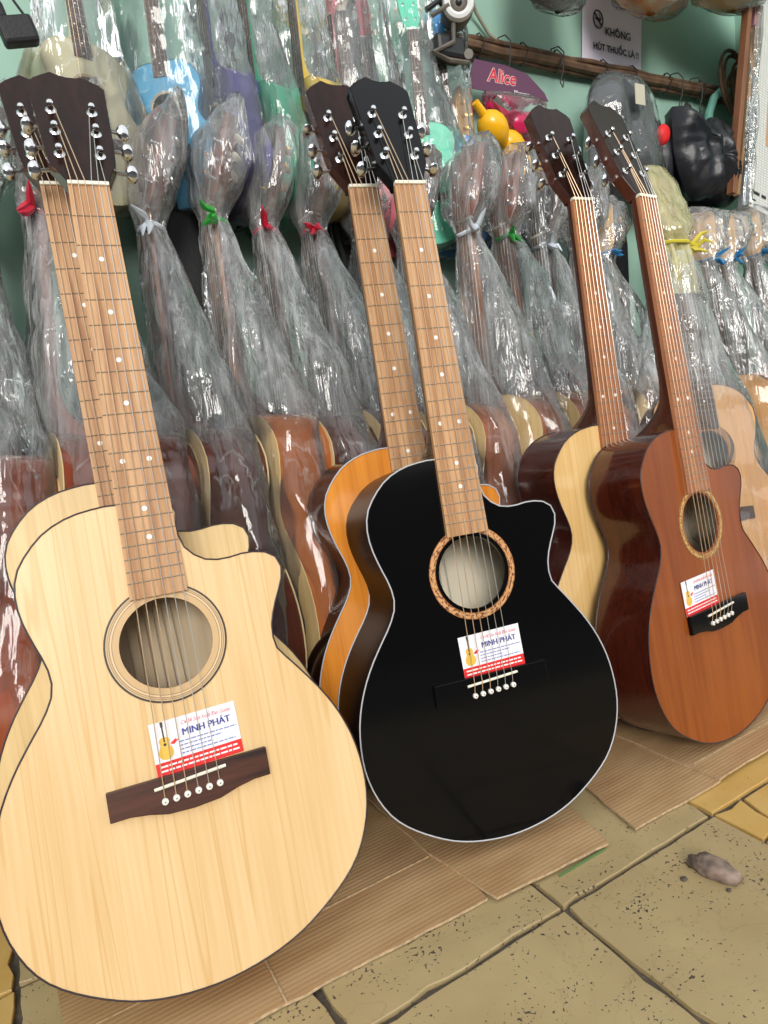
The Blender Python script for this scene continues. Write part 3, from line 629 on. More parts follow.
s4 = sheet('cardboard_sheet', [(.802, .5515), (.92, .5530), (1.353, .543), (1.353, .881), (.795, .881), (.797, .750)], .0048, 'large brown cardboard sheet under the mahogany brown guitar', 14)
b = MB(); b.box((.81, .5965, .0090 + FZ), (1.33, .598, .0098 + FZ)); b.build('crease', M['cbedge'], s4)
M['green'] = plain('green_tape', (.11, .22, .07), .6)
b = MB(); b.box((.492, .5535, .0005 + FZ), (.572, .5556, .0022 + FZ)); tp = b.build('tape_strip', M['green'], s2)

# platform behind
M['platwood'] = plain('dark_painted_boards', (.035, .025, .02), .6, var=.3, vs=10)
pl = MB(); pl.box((-.30, .95, FZ), (2.05, 1.27, .072)); tag(pl.build('low_platform', M['platwood'], bevel=.004), 'low dark wooden platform under the bagged guitars', 'platform')

# ------------------------------------------------------------------ plastic bags
def bag(root, rings, mat, seed, folds=9, amp=.35, n=44, m=70, s=1.0, tie=None, tiemat=None, bunch=None):
    """film sleeve lofted over ring stations (y, half width, half depth, x offset, z offset), creased along its length"""
    vs = []; fs = []; rs = rings
    ys = [r[0] for r in rs]
    def at_(t):
        y = ys[0] + (ys[-1] - ys[0]) * t
        for a, c in zip(rs, rs[1:]):
            if a[0] <= y <= c[0]:
                k = (y - a[0]) / max(1e-9, c[0] - a[0]); return [a[i] + (c[i] - a[i]) * k for i in range(5)]
        return list(rs[-1])
    rings_full = []
    for i in range(m + 1): rings_full.append(at_(i / m))
    for r in rs[1:-1]: pass
    for i, (y, a, d, cx, cz) in enumerate(rings_full):
        for k in range(n):
            th = 2 * PI * k / n; c, s_ = math.cos(th), math.sin(th); e = .8
            px = a * math.copysign(abs(c) ** e, c); pz = d * math.copysign(abs(s_) ** e, s_)
            f1 = noise.noise(Vector((c * folds * .35, s_ * folds * .35, y * 2.2 + seed * 7.3)))
            f2 = noise.noise(Vector((c * folds + 3 * y, s_ * folds - 4 * y, y * 7 + seed * 3.1)))
            f3 = abs(noise.noise(Vector((px * 16 + seed, y * 13, pz * 16))))
            k_ = min(a, d + .02)
            sc = 1 + amp * (.55 * f1 + .35 * f2) * min(1.0, .02 / max(.008, k_) + .25)
            q = Vector((cx + px * sc, y + .004 * f2, cz + pz * sc + .016 * (f3 - .2) * min(1, k_ / .03)))
            vs.append((q - BASE) * s)
    for i in range(m):
        for k in range(n): fs.append((i * n + k, i * n + (k + 1) % n, (i + 1) * n + (k + 1) % n, (i + 1) * n + k))
    o = mk('plastic_bag', vs, fs, mat, root, True)
    at = o.data.attributes.new('bunch', 'FLOAT', 'POINT')
    for i, (y, a, d, cx, cz) in enumerate(rings_full):
        bv = bunch if bunch is not None else (0.0 if y < .24 else min(1, (y - .24) / .10)) * (1 if y < .64 else .75)
        for k in range(n): at.data[i * n + k].value = bv
    if tie is not None:
        y, r_, cz = tie; b = MB(); rnd = random.Random(seed)
        pts = [Vector((r_ * math.cos(a), y + .002 * math.sin(3 * a), cz + r_ * .8 * math.sin(a))) for a in [2 * PI * k / 20 for k in range(20)]]
        b.tube([(p - BASE) * s for p in pts], .004 * s, 6, closed=True)
        for q in range(3):   # loose ends of the ribbon
            a0 = Vector((r_, y, cz + .01)); dr = Vector((rnd.uniform(.5, 1), rnd.uniform(-.9, .5), rnd.uniform(.2, 1))).normalized()
            pp = [a0 + dr * .016 * t_ + Vector((0, rnd.uniform(-.006, .006), rnd.uniform(-.004, .004))) for t_ in range(4)]
            b.tube([(p - BASE) * s for p in pp], [.004 * s, .006 * s, .005 * s, .001], 5)
        b.build('ribbon_tie', tiemat, o, True)
    return o
def guitar_rings(rnd, off=0.0, tip=.892):
    k_ = (tip - .80) / .092
    j = lambda v, k=.12: v * (1 + rnd.uniform(-k, k)); tx = rnd.uniform(-.045, .045)
    return [(-.208, .02, .02, 0, -.055), (-.206, .13, .052, 0, -.056), (-.17, .168, .060, 0, -.057), (-.08, .192, .064, 0, -.057), (.03, .182, .064, 0, -.057), (.13, j(.165, .05), .062, 0, -.057), (.22, j(.150, .04), .063, 0, -.057),
            (.290, j(.128), .062, .005, -.055), (.36, j(.105), j(.054), .008 + off, -.045), (.44, j(.082), j(.044), .008 + off, -.035), (.52, j(.060), j(.036), .006, -.026), (.585, j(.040), .028, .002, -.02),
            (.622, .026, .020, 0, -.015), (.640, .030, .024, 0, -.016), (.675, j(.058), j(.036), 0, -.022), (.73, j(.072), j(.042), .004, -.034), (.79, j(.068), j(.036), .004, -.045), (.80 + .025 * k_, j(.056), j(.020), tx * .4, -.055), (.80 + .05 * k_, j(.050), .007, tx * .7, -.06), (.80 + .085 * k_, j(.026, .3), .003, tx, -.062), (tip, .006, .002, tx, -.062)]
def rgb(r, g, b_): f = lambda v: ((v / 255 + .055) / 1.055) ** 2.4 if v > 10 else v / 3294.6; return (f(r), f(g), f(b_))
M['tie_red'] = plain('red_ribbon', rgb(205, 45, 70), .35); M['tie_green'] = plain('green_ribbon', rgb(60, 170, 70), .35); M['tie_blue'] = plain('blue_ribbon', rgb(40, 130, 190), .35)
M['tie_white'] = plain('white_ribbon', rgb(215, 222, 230), .35); M['tie_yellow'] = plain('yellow_ribbon', rgb(205, 190, 60), .35)
M['s_red'] = wood('red_mahogany_side', (.14, .03, .012), (.28, .062, .025), fine=110, broad=12, rough=.22, coat=.4)
M['s_brown'] = wood('deep_brown_side', (.045, .014, .010), (.10, .03, .018), fine=110, broad=12, rough=.2, coat=.4, ofs=7)
M['s_orange'] = wood('orange_brown_side', (.30, .085, .022), (.44, .14, .04), fine=110, broad=12, rough=.25, coat=.4, ofs=2)
M['s_clear'] = wood('reddish_brown_side', (.22, .07, .03), (.36, .13, .06), fine=110, broad=12, rough=.25, coat=.3, ofs=9)
M['h_red'] = wood('red_brown_headstock', (.20, .055, .03), (.33, .10, .055), fine=120, broad=20, rough=.3)
proto = make_guitar('bagged_guitar', 'spruce2', 's_red', 'h_red', 'neckred', 'board_d', 'bindc', cut=False, detail=False, bridge_m='bridge', innerside='inner', rosette=(.0470, .0600, ros_nat))
NM = {k: M[k].name for k in M}
def var(side, headm, board='board_d', button='chrome', top='spruce2', neck='neckred', bind='bindc'):
    return {NM['s_red']: M[side], NM['h_red']: M[headm], NM['board_d']: M[board], NM['spruce2']: M[top], NM['neckred']: M[neck], NM['bindc']: M[bind]}
# x of the saddle, y, z, lean, tilt, yaw, colours, tie, label
rows = [
 (-.100, 1.060, .285, 9.5, 8.0, -84, var('s_red', 'nearblack', neck='nearblack'), 'tie_white', 'bagged guitar with black neck cut off by the left picture edge'),
 (.005, 1.045, .300, 8.5, 8.0, -84, var('s_red', 'h_red', neck='s_red'), 'tie_red', 'bagged guitar with red mahogany side at the far left edge'),
 (.107, 1.060, .285, 4.0, 8.5, -80, var('s_red', 'h_red', neck='s_red'), 'tie_white', 'bagged guitar with pale edge mostly hidden behind the two natural guitars'),
 (.203, 1.050, .285, 5.5, 8.0, -82, var('s_brown', 'h_red', 'board_r'), 'tie_white', 'bagged dark brown guitar right of the natural necks, white tie at its nut'),
 (.313, 1.045, .295, 5.0, 8.0, -82, var('s_orange', 'h_red', 'board_r'), 'tie_green', 'bagged guitar with orange brown side and green tie'),
 (.408, 1.050, .285, 4.5, 8.0, -82, var('s_brown', 'nearblack', neck='s_brown'), 'tie_red', 'bagged guitar with black headstock, gold tuners and long red ribbon tie'),
 (.508, 1.045, .285, 3.5, 8.0, -82, var('s_brown', 'nearblack', 'board_d'), 'tie_red', 'bagged guitar with dark headstock just left of the orange guitar\'s neck'),
 (.610, 1.055, .280, 4.5, 8.0, -82, var('s_brown', 'nearblack'), 'tie_white', 'bagged dark guitar behind the necks of the orange and black guitars'),
 (.712, 1.055, .280, 5.5, 8.0, -80, var('s_clear', 'headwood'), 'tie_white', 'bagged guitar hidden right behind the black guitar\'s neck'),
 (.812, 1.030, .285, 6.5, 5.5, -76, var('s_clear', 'h_red', 'board_r'), 'tie_white', 'bagged guitar with red headstock right of the black guitar\'s neck'),
 (.925, 1.040, .285, 6.5, 6.0, -76, var('s_clear', 'h_red', 'board_r'), 'tie_green', 'bagged guitar with reddish headstock and bright green ribbon tie'),
 (1.035, 1.050, .280, 8.0, 7.0, -78, var('s_clear', 'headwood'), 'tie_white', 'bagged guitar with dark headstock left of the yellow topped guitar\'s neck'),
 (1.150, 1.050, .280, 8.0, 7.0, -78, var('s_red', 'headwood'), 'tie_white', 'bagged guitar between the necks of the two right front guitars'),
]
for i, (x, y, z, lean, tilt, yaw, mv, tie, lb) in enumerate(rows):
    o = copy_tree(proto, None, mv) if i else None
    if i == 0: o = copy_tree(proto, None, mv)
    pose(o, (x, y, z), yaw, lean, tilt)
    tag(o, lb, 'guitar', 'bagged guitars standing sideways along the wall')
    if i == 5 or i == 4:
        for c in o.children:
            if c.name.startswith('tuning_peg'):
                if i == 5: c.material_slots[0].link = 'OBJECT'; c.material_slots[0].material = M['gold']
                for d in c.children: d.material_slots[0].link = 'OBJECT'; d.material_slots[0].material = M['gold'] if i == 5 else M['cream']
    rnd = random.Random(i + 20)
    bag(o, guitar_rings(rnd, 0, .85 if i < 9 else .842), M['foil'], i + 1, tie=(.625, .023, -.015), tiemat=M[tie])
def rm_tree(o):
    for c in list(o.children): rm_tree(c)
    bpy.data.objects.remove(o)
rm_tree(proto)

# classical guitar facing the room, right of the mahogany guitar
M['classic'] = wood('golden_cedar_top', (.52, .27, .09), (.66, .38, .15), fine=150, broad=16, rough=.35, coat=.2, lines=.3, linecol=(.40, .2, .06), ofs=4)
cg = make_guitar('classical_guitar', 'classic', 's_brown', 's_clear', 'neckred', 'board_d', 'bindd', cut=False, detail=False, rosette=(.0470, .0640, radial('dark_ring_rosette', 0, HY, [(.047, (.30, .15, .05)), (.052, (.05, .03, .02)), (.060, (.4, .22, .08))], None)), button='cream', frets=18, s=.96)
pose(cg, (1.284, .845, .282), -16, 14, -3, .96)
tag(cg, 'golden topped classical guitar with yellowed bag over its headstock behind the mahogany guitar', 'guitar')
rnd = random.Random(77)
bag(cg, [(.50, .050, .030, 0, -.02), (.56, .042, .03, 0, -.02), (.615, .036, .026, 0, -.018), (.63, .034, .026, 0, -.018), (.66, .056, .034, 0, -.02), (.72, .066, .036, 0, -.035), (.79, .060, .032, 0, -.05), (.835, .040, .024, 0, -.055), (.852, .012, .008, 0, -.06)], M['foil_yel'], 31, amp=.3, m=40, s=.96, tie=(.624, .036, -.016), tiemat=M['tie_yellow'])
bag(cg, [(-.208, .02, .02, 0, -.055), (-.206, .13, .054, 0, -.056), (-.08, .195, .066, 0, -.057), (.13, .175, .066, 0, -.057), (.26, .150, .066, 0, -.055), (.36, .105, .056, -.01, -.045), (.50, .070, .036, -.008, -.026), (.60, .038, .028, 0, -.018)], M['foil'], 33, s=.96)
# ------------------------------------------------------------------ ukuleles in sleeves hanging along the wall
def paint(k, c, rough=.3): M[k] = plain(k + '_paint', rgb(*c), rough); return k
paint('creamp', (222, 214, 178)); paint('skyblue', (95, 175, 215)); paint('navy', (48, 34, 120)); paint('greenp', (20, 165, 125)); paint('yellowp', (242, 205, 35)); paint('pinkp', (235, 125, 140))
paint('redp', (190, 25, 50)); paint('tealp', (95, 220, 185)); paint('bluep', (40, 135, 205)); paint('blackp', (22, 20, 20))
def cloud(name, c1, c2, sc, thr=.56):
    mt, n, l, b = nt(name); b.inputs['Roughness'].default_value = .35; tc = n.new('ShaderNodeTexCoord')
    no = n.new('ShaderNodeTexNoise'); no.inputs['Scale'].default_value = sc; no.inputs['Detail'].default_value = 1; l.new(tc.outputs['Object'], no.inputs['Vector'])
    ra = n.new('ShaderNodeValToRGB'); ra.color_ramp.elements[0].position = thr; ra.color_ramp.elements[1].position = thr + .02; ra.color_ramp.elements[0].color = c4(c1); ra.color_ramp.elements[1].color = c4(c2)
    l.new(no.outputs['Fac'], ra.inputs['Fac']); l.new(ra.outputs['Color'], b.inputs['Base Color']); return mt
M['bluecloud'] = cloud('blue_with_pale_clouds', rgb(35, 130, 205), rgb(190, 220, 240), 35)
def sleeve_rings(rnd, top=.95):
    j = lambda v, k=.15: v * (1 + rnd.uniform(-k, k))
    return [(-.225, .02, .01, 0, -.055), (-.222, .14, .07, 0, -.055), (-.08, j(.195, .04), .075, 0, -.055), (.13, j(.19, .05), .085, 0, -.055), (.30, j(.14), j(.08), 0, -.045), (.5, j(.115), j(.07), rnd.uniform(-.02, .02), -.04), (.7, j(.11), j(.065), rnd.uniform(-.02, .02), -.045), (top, j(.10), j(.05), rnd.uniform(-.02, .02), -.05), (top + .03, .05, .012, 0, -.05)]
ukes = [
 ('creamp', 'creamp', (.212, 1.175, 1.048), 14, .50, 'cream ukulele hanging on the mint wall above the natural guitars'),
 ('skyblue', 'skyblue', (.338, 1.225, 1.062), -34, .50, 'sky blue ukulele in a clear sleeve beside the cream ukulele'),
 ('navy', 'navy', (.415, 1.215, 1.045), -80, .50, 'navy blue ukulele hanging sideways between the sky blue and green ones'),
 ('greenp', 'greenp', (.492, 1.215, 1.035), -72, .50, 'emerald green ukulele hanging sideways in a clouded sleeve'),
 ('yellowp', 'yellowp', (.590, 1.215, 1.055), -80, .50, 'bright yellow ukulele hanging sideways in a clear sleeve'),
 ('pinkp', 'pinkp', (.668, 1.225, 1.010), -76, .50, 'pink ukulele hanging beside the yellow one'),
 ('blackp', 'cream', (.705, 1.215, 1.025), -20, .50, 'black ukulele with white nut hanging left of the red one'),
 ('redp', 'redp', (.755, 1.215, .985), -18, .50, 'ukulele with bright red headstock hanging above the orange guitar'),
 ('tealp', 'tealp', (.862, 1.200, 1.010), -22, .50, 'mint teal ukulele hanging above the black guitar'),
 ('bluecloud', 'bluep', (.945, 1.225, 1.005), -25, .50, 'blue ukulele with pale cloud patches right of the teal one'),
]
for i, (bc, hc, sd, yaw, s_, lb) in enumerate(ukes):
    o = make_guitar('ukulele', bc, bc, hc, bc, 'board_d', 'bindd' if bc != 'creamp' else 'creamp', cut=False, detail=False, strings=4, s=s_, depth=.115, frets=15, inner='inner_dark', back_bind=False,
                    rosette=(.047, .055, M['inner_dark']), button='cream', board_end=.24, bridge_m='bridge')
    pose(o, sd, yaw, 1.5, 0, s_); tag(o, lb, 'ukulele', 'ukuleles hanging along the wall')
    bag(o, sleeve_rings(random.Random(i + 60)), M['foil_grey'] if i not in (0, 1, 8) else M['foil'], i + 60, folds=7, amp=.5, n=40, m=56, s=s_, bunch=(.0 if i in (0, 1) else .10 if i > 6 else .28))
    # hook at the top of the sleeve
    b = MB(); top_ = Vector((0, .985, -.05)) - BASE; b.tube([top_ * s_ + Vector((0, -.03, 0)), top_ * s_ + Vector((0, .02, 0)), top_ * s_ + Vector((0, .035, -.02)), top_ * s_ + Vector((0, .035, -.035))], .0015, 6); b.build('hanging_hook', M['steel'], o, True)

# smaller bagged guitars with pale headstocks at the right
M['palehead'] = wood('pale_tan_headstock', (.52, .30, .13), (.68, .44, .22), rough=.45)
for i, (x, y, z, sc, lean, tilt, yaw, tp, sd, hm, tie, lb) in enumerate([
 (1.533, .971, .331, .80, 7, 6, -60, 'classic', 's_orange', 'palehead', 'tie_blue', 'bagged smaller guitar with tan headstock right of the yellowed bag'),
 (1.618, .975, .332, .80, 7, 6, -60, 'orange', 'navy', 'palehead', 'tie_blue', 'bagged smaller guitar with tan headstock and blue tie, second from the yellowed bag'),
 (1.725, .971, .343, .80, 7, 6, -60, 'mahog', 's_orange', 'palehead', 'tie_blue', 'bagged smaller guitar with tan headstock under the black plastic sack'),
 (1.833, .971, .347, .80, 7, 6, -60, 'classic', 's_brown', 'palehead', 'tie_white', 'bagged smaller guitar at the right picture edge'),
 (1.258, 1.045, .360, .80, 7, 6, -60, 'honeytop', 's_brown', 'palehead', 'tie_blue', 'bagged guitar with tan headstock between the two right front necks')]):
    o = make_guitar('bagged_guitar', tp, sd, hm, 'neckred', 'board_d', 'bindd', cut=False, detail=False, s=sc, depth=.09, frets=18, button='cream' if i < 4 else 'gold', post='chrome' if i < 4 else 'gold', rosette=(.047, .058, M['board_d']))
    pose(o, (x, y, z), yaw, lean, tilt, sc); tag(o, lb, 'guitar', 'smaller bagged guitars at the right')
    bag(o, guitar_rings(random.Random(i + 90), 0, .85), M['foil'], i + 90, s=sc, tie=(.655, .024, -.015), tiemat=M[tie])

# black case shapes added along the wall to darken the gaps between bagged guitars
def pillow(name, outline, depth, mat, seed=0, n=64, rings=9, folds=0.0, parent=None, M4=None, fold_scale=14, flat=0.0):
    """puffed body over a closed outline in x,z; y is the depth direction"""
    pts = spline(outline, n); c = sum((Vector(p) for p in pts), Vector((0, 0))) / n; vs = []; fs = []
    for side in (-1, 1):
        for r_ in range(rings):
            t = r_ / (rings - 1); k = 1 - t * .98; h = depth * (1 - (1 - t) ** 2.4) ** .55
            for p in pts:
                q = c.lerp(Vector(p), k); d = h * (1 + folds * noise.noise(Vector((q.x * fold_scale + seed, q.y * fold_scale * .35, side * 3.0))))
                d += folds * .35 * depth * abs(noise.noise(Vector((q.x * fold_scale * 3 + seed, q.y * fold_scale * 1.1, side * 5.0)))) * (t > 0)
                vs.append(Vector((q.x, side * d * (1 - flat * (side > 0)), q.y)))
        k0 = (0 if side < 0 else rings * n)
        for r_ in range(rings - 1):
            for i in range(n): fs.append((k0 + r_ * n + i, k0 + r_ * n + (i + 1) % n, k0 + (r_ + 1) * n + (i + 1) % n, k0 + (r_ + 1) * n + i))
        fs.append(tuple(k0 + (rings - 1) * n + i for i in range(n)))
    # weld the two rims
    for i in range(n): fs.append((i, (i + 1) % n, rings * n + (i + 1) % n, rings * n + i))
    if M4: vs = [M4 @ v for v in vs]
    return mk(name, vs, fs, mat, parent, True, auto=60)
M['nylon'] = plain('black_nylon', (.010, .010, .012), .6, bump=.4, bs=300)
M['zip'] = plain('dark_grey_zip', (.05, .05, .055), .4)
gap_case_o = [(0, 0), (.13, .01), (.19, .12), (.17, .27), (.14, .36), (.15, .45), (.12, .53), (.07, .60), (.055, .75), (.065, .93), (.04, .985), (0, .99), (-.04, .985), (-.065, .93), (-.055, .75), (-.07, .60), (-.12, .53), (-.15, .45), (-.14, .36), (-.17, .27), (-.19, .12), (-.13, .01)]
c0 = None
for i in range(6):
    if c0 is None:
        c0 = pillow('soft_case', gap_case_o, .028, M['nylon'], 1, 72, 7, .3); zb_ = MB(); zb_.tube([(x, -.006, z) for x, z in spline(gap_case_o, 60)], .003, 5, closed=True); zb_.build('zip', M['zip'], c0); o = c0
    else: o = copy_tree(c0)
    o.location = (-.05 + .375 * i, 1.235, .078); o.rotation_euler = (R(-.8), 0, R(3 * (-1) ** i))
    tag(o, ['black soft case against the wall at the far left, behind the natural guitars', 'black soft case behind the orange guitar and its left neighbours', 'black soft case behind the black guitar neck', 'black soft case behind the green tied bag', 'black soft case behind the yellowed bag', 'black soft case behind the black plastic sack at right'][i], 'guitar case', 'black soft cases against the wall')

# ------------------------------------------------------------------ pole, hooks, cables, camera on the wall
M['bark'] = plain('weathered_brown_stick', (.12, .065, .035), .7, var=.5, vs=30, bump=.8, bs=90)
M['rope'] = plain('dark_wire', (.03, .028, .026), .5); M['cable'] = plain('grey_cable', rgb(165, 158, 142), .5)
pole = empty('wooden_pole', (.93, 1.262, 1.36)); tag(pole, 'bundle of brown sticks fixed level across the mint wall', 'pole')
random.seed(9)
for dy, dz, r_ in ((0, 0, .011), (.012, .011, .008), (-.003, .014, .006), (.010, -.009, .007)):
    b = MB(); b.tube([(x, dy + random.uniform(-.002, .002), dz + .012 * x + random.uniform(-.0025, .0025)) for x in [k * 1.16 / 16 for k in range(17)]], r_, 8); b.build('stick', M['bark'], pole, True)
for x in (.06, .15, .28, .39, .55, .66, .80, .95, 1.05):
    b = MB(); b.tube([(x + .004 * (k % 2), .004 + .023 * math.cos(k), .004 + .012 * x + .024 * math.sin(k)) for k in range(9)], .0016, 5); b.build('wire_binding', M['rope'], pole, True)
for j_ in range(6):
    b = MB(); b.tube([(1.10 + .02 * j_ * math.sin(j_) * .6 + (.035 + .006 * j_) * math.cos(a), -.015 - .006 * j_ + .01 * math.sin(a), .02 + (.055 + .008 * j_) * math.sin(a)) for a in [2 * PI * k / 22 for k in range(22)]], .005, 6, closed=True); b.build('curled_cane', M['bark'], pole, True)
hooks = [(1.018, 1.262, 1.352, 'wire hook left of the purple header card'), (1.135, 1.25, 1.352, 'wire hook above the purple header card'), (1.30, 1.25, 1.354, 'double wire hook right of the purple header card'), (1.735, 1.245, 1.355, 'wire hook above the black plastic sack'), (1.82, 1.245, 1.355, 'small wire hook beside the green pipe')]
for x, y, z, lb in hooks:
    b = MB(); b.tube([(x, y - .018, z + .028), (x + .004, y - .03, z + .01), (x, y - .028, z - .03), (x - .006, y - .022, z - .055), (x + .006, y - .018, z - .062), (x + .010, y - .02, z - .045)], .0016, 6)
    b.tube([(x, y - .018, z + .028), (x, y + .006, z + .034), (x, y + .014, z + .012)], .0016, 6); tag(b.build('wire_hook', M['rope'], None, True), lb, 'hook')
# camera
sc_ = empty('security_camera', (.950, 1.20, 1.335)); tag(sc_, 'old white ringed security camera with dark body wired to the stick bundle', 'camera')
M['camgrey'] = plain('grey_brown_casing', rgb(95, 88, 78), .5, var=.3, vs=60); M['white_plastic'] = plain('white_plastic', (.75, .76, .74), .35); M['camblk'] = plain('black_rubber', (.012, .012, .012), .4)
look = Vector((-.55, -1, -.12)).normalized(); Q = Vector((0, 0, 1)).rotation_difference(look).to_matrix().to_4x4()
T = Matrix.Translation((.012, -.02, .042)) @ Q
b = MB(); b.lathe([(.018, -.045), (.030, -.04), (.034, -.01), (.034, .012), (.031, .02)], T, 24); b.build('camera_housing', M['camgrey'], sc_, True)
b = MB(); b.lathe([(.018, .014), (.018, .024), (.024, .028), (.030, .026), (.033, .018), (.033, .010)], T, 24); b.build('white_ring', M['white_plastic'], sc_, True)
b = MB(); b.lathe([(.017, .014), (.017, .020), (.012, .0225), (.006, .0225)], T, 20); ln = b.build('lens_face', M['camgrey'], sc_, True)
b = MB(); b.lathe([(.007, .0225), (.006, .026), (.003, .028)], T, 16); b.build('lens', M['camblk'], ln, True)
b = MB(); b.box((-.045, -.02, -.055), (.028, .02, -.01)); b.build('mount_box', M['camblk'], sc_, bevel=.008)
b = MB(); b.lathe([(.014, -.02), (.016, 0), (.014, .02)], Matrix.Translation((.035, -.012, -.045)) @ Q @ Matrix.Scale(.7, 4), 14); b.build('joint_knob', M['camgrey'], sc_, True)
b = MB(); b.tube([(-.05, -.012, .02), (-.02, -.03, .035), (0, -.02, .02), (-.01, -.025, -.03), (-.06, -.02, -.055), (-.03, -.03, -.07), (.03, -.02, -.062)], .005, 7); b.build('cable_loop', M['camgrey'], sc_, True)
b = MB(); b.tube([(-.06, -.01, .03), (-.03, -.015, .05), (.0, -.01, .03)], .006, 7); b.build('cable_loop', M['camblk'], sc_, True)
b = MB(); b.tube([(1.075, 1.262, 1.452), (1.09, 1.272, 1.44), (1.13, 1.28, 1.405), (1.18, 1.281, 1.385), (1.215, 1.279, 1.372), (1.24, 1.27, 1.37)], .0042, 7); tag(b.build('cable', M['cable'], None, True), 'pale grey cable drooping from the camera to the stick bundle', 'cable')

# no smoking sign
M['paper'] = plain('lilac_paper', rgb(228, 220, 236), .8); M['ink'] = plain('black_ink', (.02, .02, .025), .7)
M['tape'] = plain('clear_tape', (.8, .8, .78), .2)
sg = empty('no_smoking_sign', (1.432, WY - .004, 1.372)); tag(sg, 'lilac paper sign with a no smoking symbol and black lettering taped on the wall', 'sign')
vs = []; fs = []
for i in range(9):
    for j_ in range(9):
        u, v_ = i / 8, j_ / 8; vs.append((.226 * u + .02 * v_, -.002 - .004 * math.sin(PI * u) * (1 - v_) - .0015 * math.sin(5 * u), .19 * v_ + .010 * u))
for i in range(8):
    for j_ in range(8): a = i * 9 + j_; fs.append((a, a + 9, a + 10, a + 1))
pa = mk('paper_sheet', vs, fs, M['paper'], sg, True)
SX = lambda x, z: Matrix.Translation((x, -.0085, z)) @ Matrix.Rotation(R(90), 4, 'X')
text_mesh('KHÔNG', .026, M['ink'], sg, SX(.088, .096), bold=.0007)
text_mesh('HÚT THUỐC LÁ !!', .0215, M['ink'], sg, SX(.040, .056), bold=.0006)
b = MB(); b.tube([(.064 + .017 * math.cos(a), -.0085, .128 + .021 * math.sin(a)) for a in [2 * PI * k / 28 for k in range(28)]], .0017, 5, closed=True); b.tube([(.052, -.0085, .142), (.076, -.0085, .114)], .0017, 5)
b.box((.055, -.0092, .126), (.074, -.008, .131)); b.tube([(.0735, -.0085, .129), (.071, -.0085, .138), (.068, -.0085, .143)], .001, 4); b.build('no_smoking_symbol', M['ink'], sg)

# maracas with header card
M['purple'] = plain('purple_card', rgb(92, 48, 78), .4); M['logored'] = plain('red_logo_print', rgb(205, 30, 50), .4); M['white_ink'] = plain('white_print', (.8, .78, .76), .4)
hd = empty('maracas_pack', (1.020, 1.225, 1.248)); tag(hd, 'purple header card pack of crimson maracas hanging from the stick bundle', 'maracas')
arc = [(0, 0), (-.004, .030), (.012, .062), (.10, .062), (.165, .052), (.215, .018), (.226, .000), (.15, .002), (.05, .0)]
b = MB(); b.prism([(x, z) for x, z in arc], 0, .002, Matrix.Rotation(R(90), 4, 'X')); b.build('header_card', M['purple'], hd)
AX = lambda x, z, y=-.0024: Matrix.Translation((x, y, z)) @ Matrix.Rotation(R(90), 4, 'X')
text_mesh('Alice', .040, M['white_ink'], hd, AX(.045, .022), shear=.25, bold=.0016)
text_mesh('Alice', .040, M['logored'], hd, AX(.045, .022, -.0029), shear=.25, bold=.0007)
text_mesh('Maracas', .014, M['white_ink'], hd, AX(.120, .003))
M['crimson'] = plain('crimson_plastic', rgb(190, 28, 85), .25); M['yelpl'] = plain('yellow_plastic', rgb(245, 180, 20), .25)
def maraca(parent, p, d, mat, s_=1.0, name='maraca'):
    d = Vector(d).normalized(); T = Matrix.Translation(p) @ Vector((0, 0, 1)).rotation_difference(d).to_matrix().to_4x4() @ Matrix.Diagonal((s_, s_, s_, 1))
    b = MB(); b.lathe([(.003, .040), (.014, .037), (.025, .026), (.031, .010), (.031, -.004), (.026, -.020), (.016, -.034), (.0095, -.044), (.0085, -.060), (.0088, -.100), (.0105, -.128), (.009, -.136), (.003, -.138)], T, 22)
    return b.build(name, mat, parent, True, 60)
maraca(hd, (.120, -.004, -.068), (-.9, -.1, .35), M['crimson'], 1.0, 'crimson_maraca'); maraca(hd, (.165, .012, -.055), (.9, .1, -.2), M['crimson'], .95, 'crimson_maraca')
pb = pillow('pack_film', [(.035, .0), (.20, .0), (.215, -.05), (.20, -.105), (.12, -.112), (.085, -.09), (.055, -.045)], .036, M['foil'], 3, 48, 7, .5, hd, Matrix.Translation((0, 0, 0)))
for p, d, lb in (((1.055, 1.205, 1.160), (-.75, -.15, .60), 'yellow maraca hanging beside the purple header card'), ((1.115, 1.222, 1.135), (-.85, 0, .40), 'yellow maraca behind the front yellow one')):
    o = maraca(None, (0, 0, 0), d, M['yelpl'], 1.05); o.location = p; tag(o, lb, 'maraca')
    if 'header' in lb:
        b = MB(); b.tube([Vector(d).normalized() * .038, Vector(d).normalized() * .072], [.010, .0085], 12); b.build('loop_end', M['yelpl'], o, True)

# orange carved head with tuning pegs on a hook
oc = empty('carved_head', (1.012, 1.262, 1.06)); tag(oc, 'narrow orange carved wooden instrument head with pegs hanging on a wire hook', 'instrument')
M['orwood'] = wood('orange_carved_wood', (.50, .24, .05), (.70, .38, .10), fine=80, broad=30, rough=.4)
b = MB(); b.prism([(-.008, 0), (.012, 0), (.016, .07), (.014, .14), (.020, .175), (.006, .213), (-.006, .205), (-.016, .17), (-.010, .10)], -.012, .006, Matrix.Rotation(R(90), 4, 'X')); b.build('carved_wood', M['orwood'], oc, bevel=.002)
for k in range(6):
    b = MB(); b.cyl((.0, -.004, .035 + .027 * k), (.0, -.016, .035 + .027 * k), .0045, .003, 10); b.cyl((-.016, -.002, .035 + .027 * k), (.022, -.002, .035 + .027 * k), .002, n=8); b.build('peg', M['gold'], oc, True)

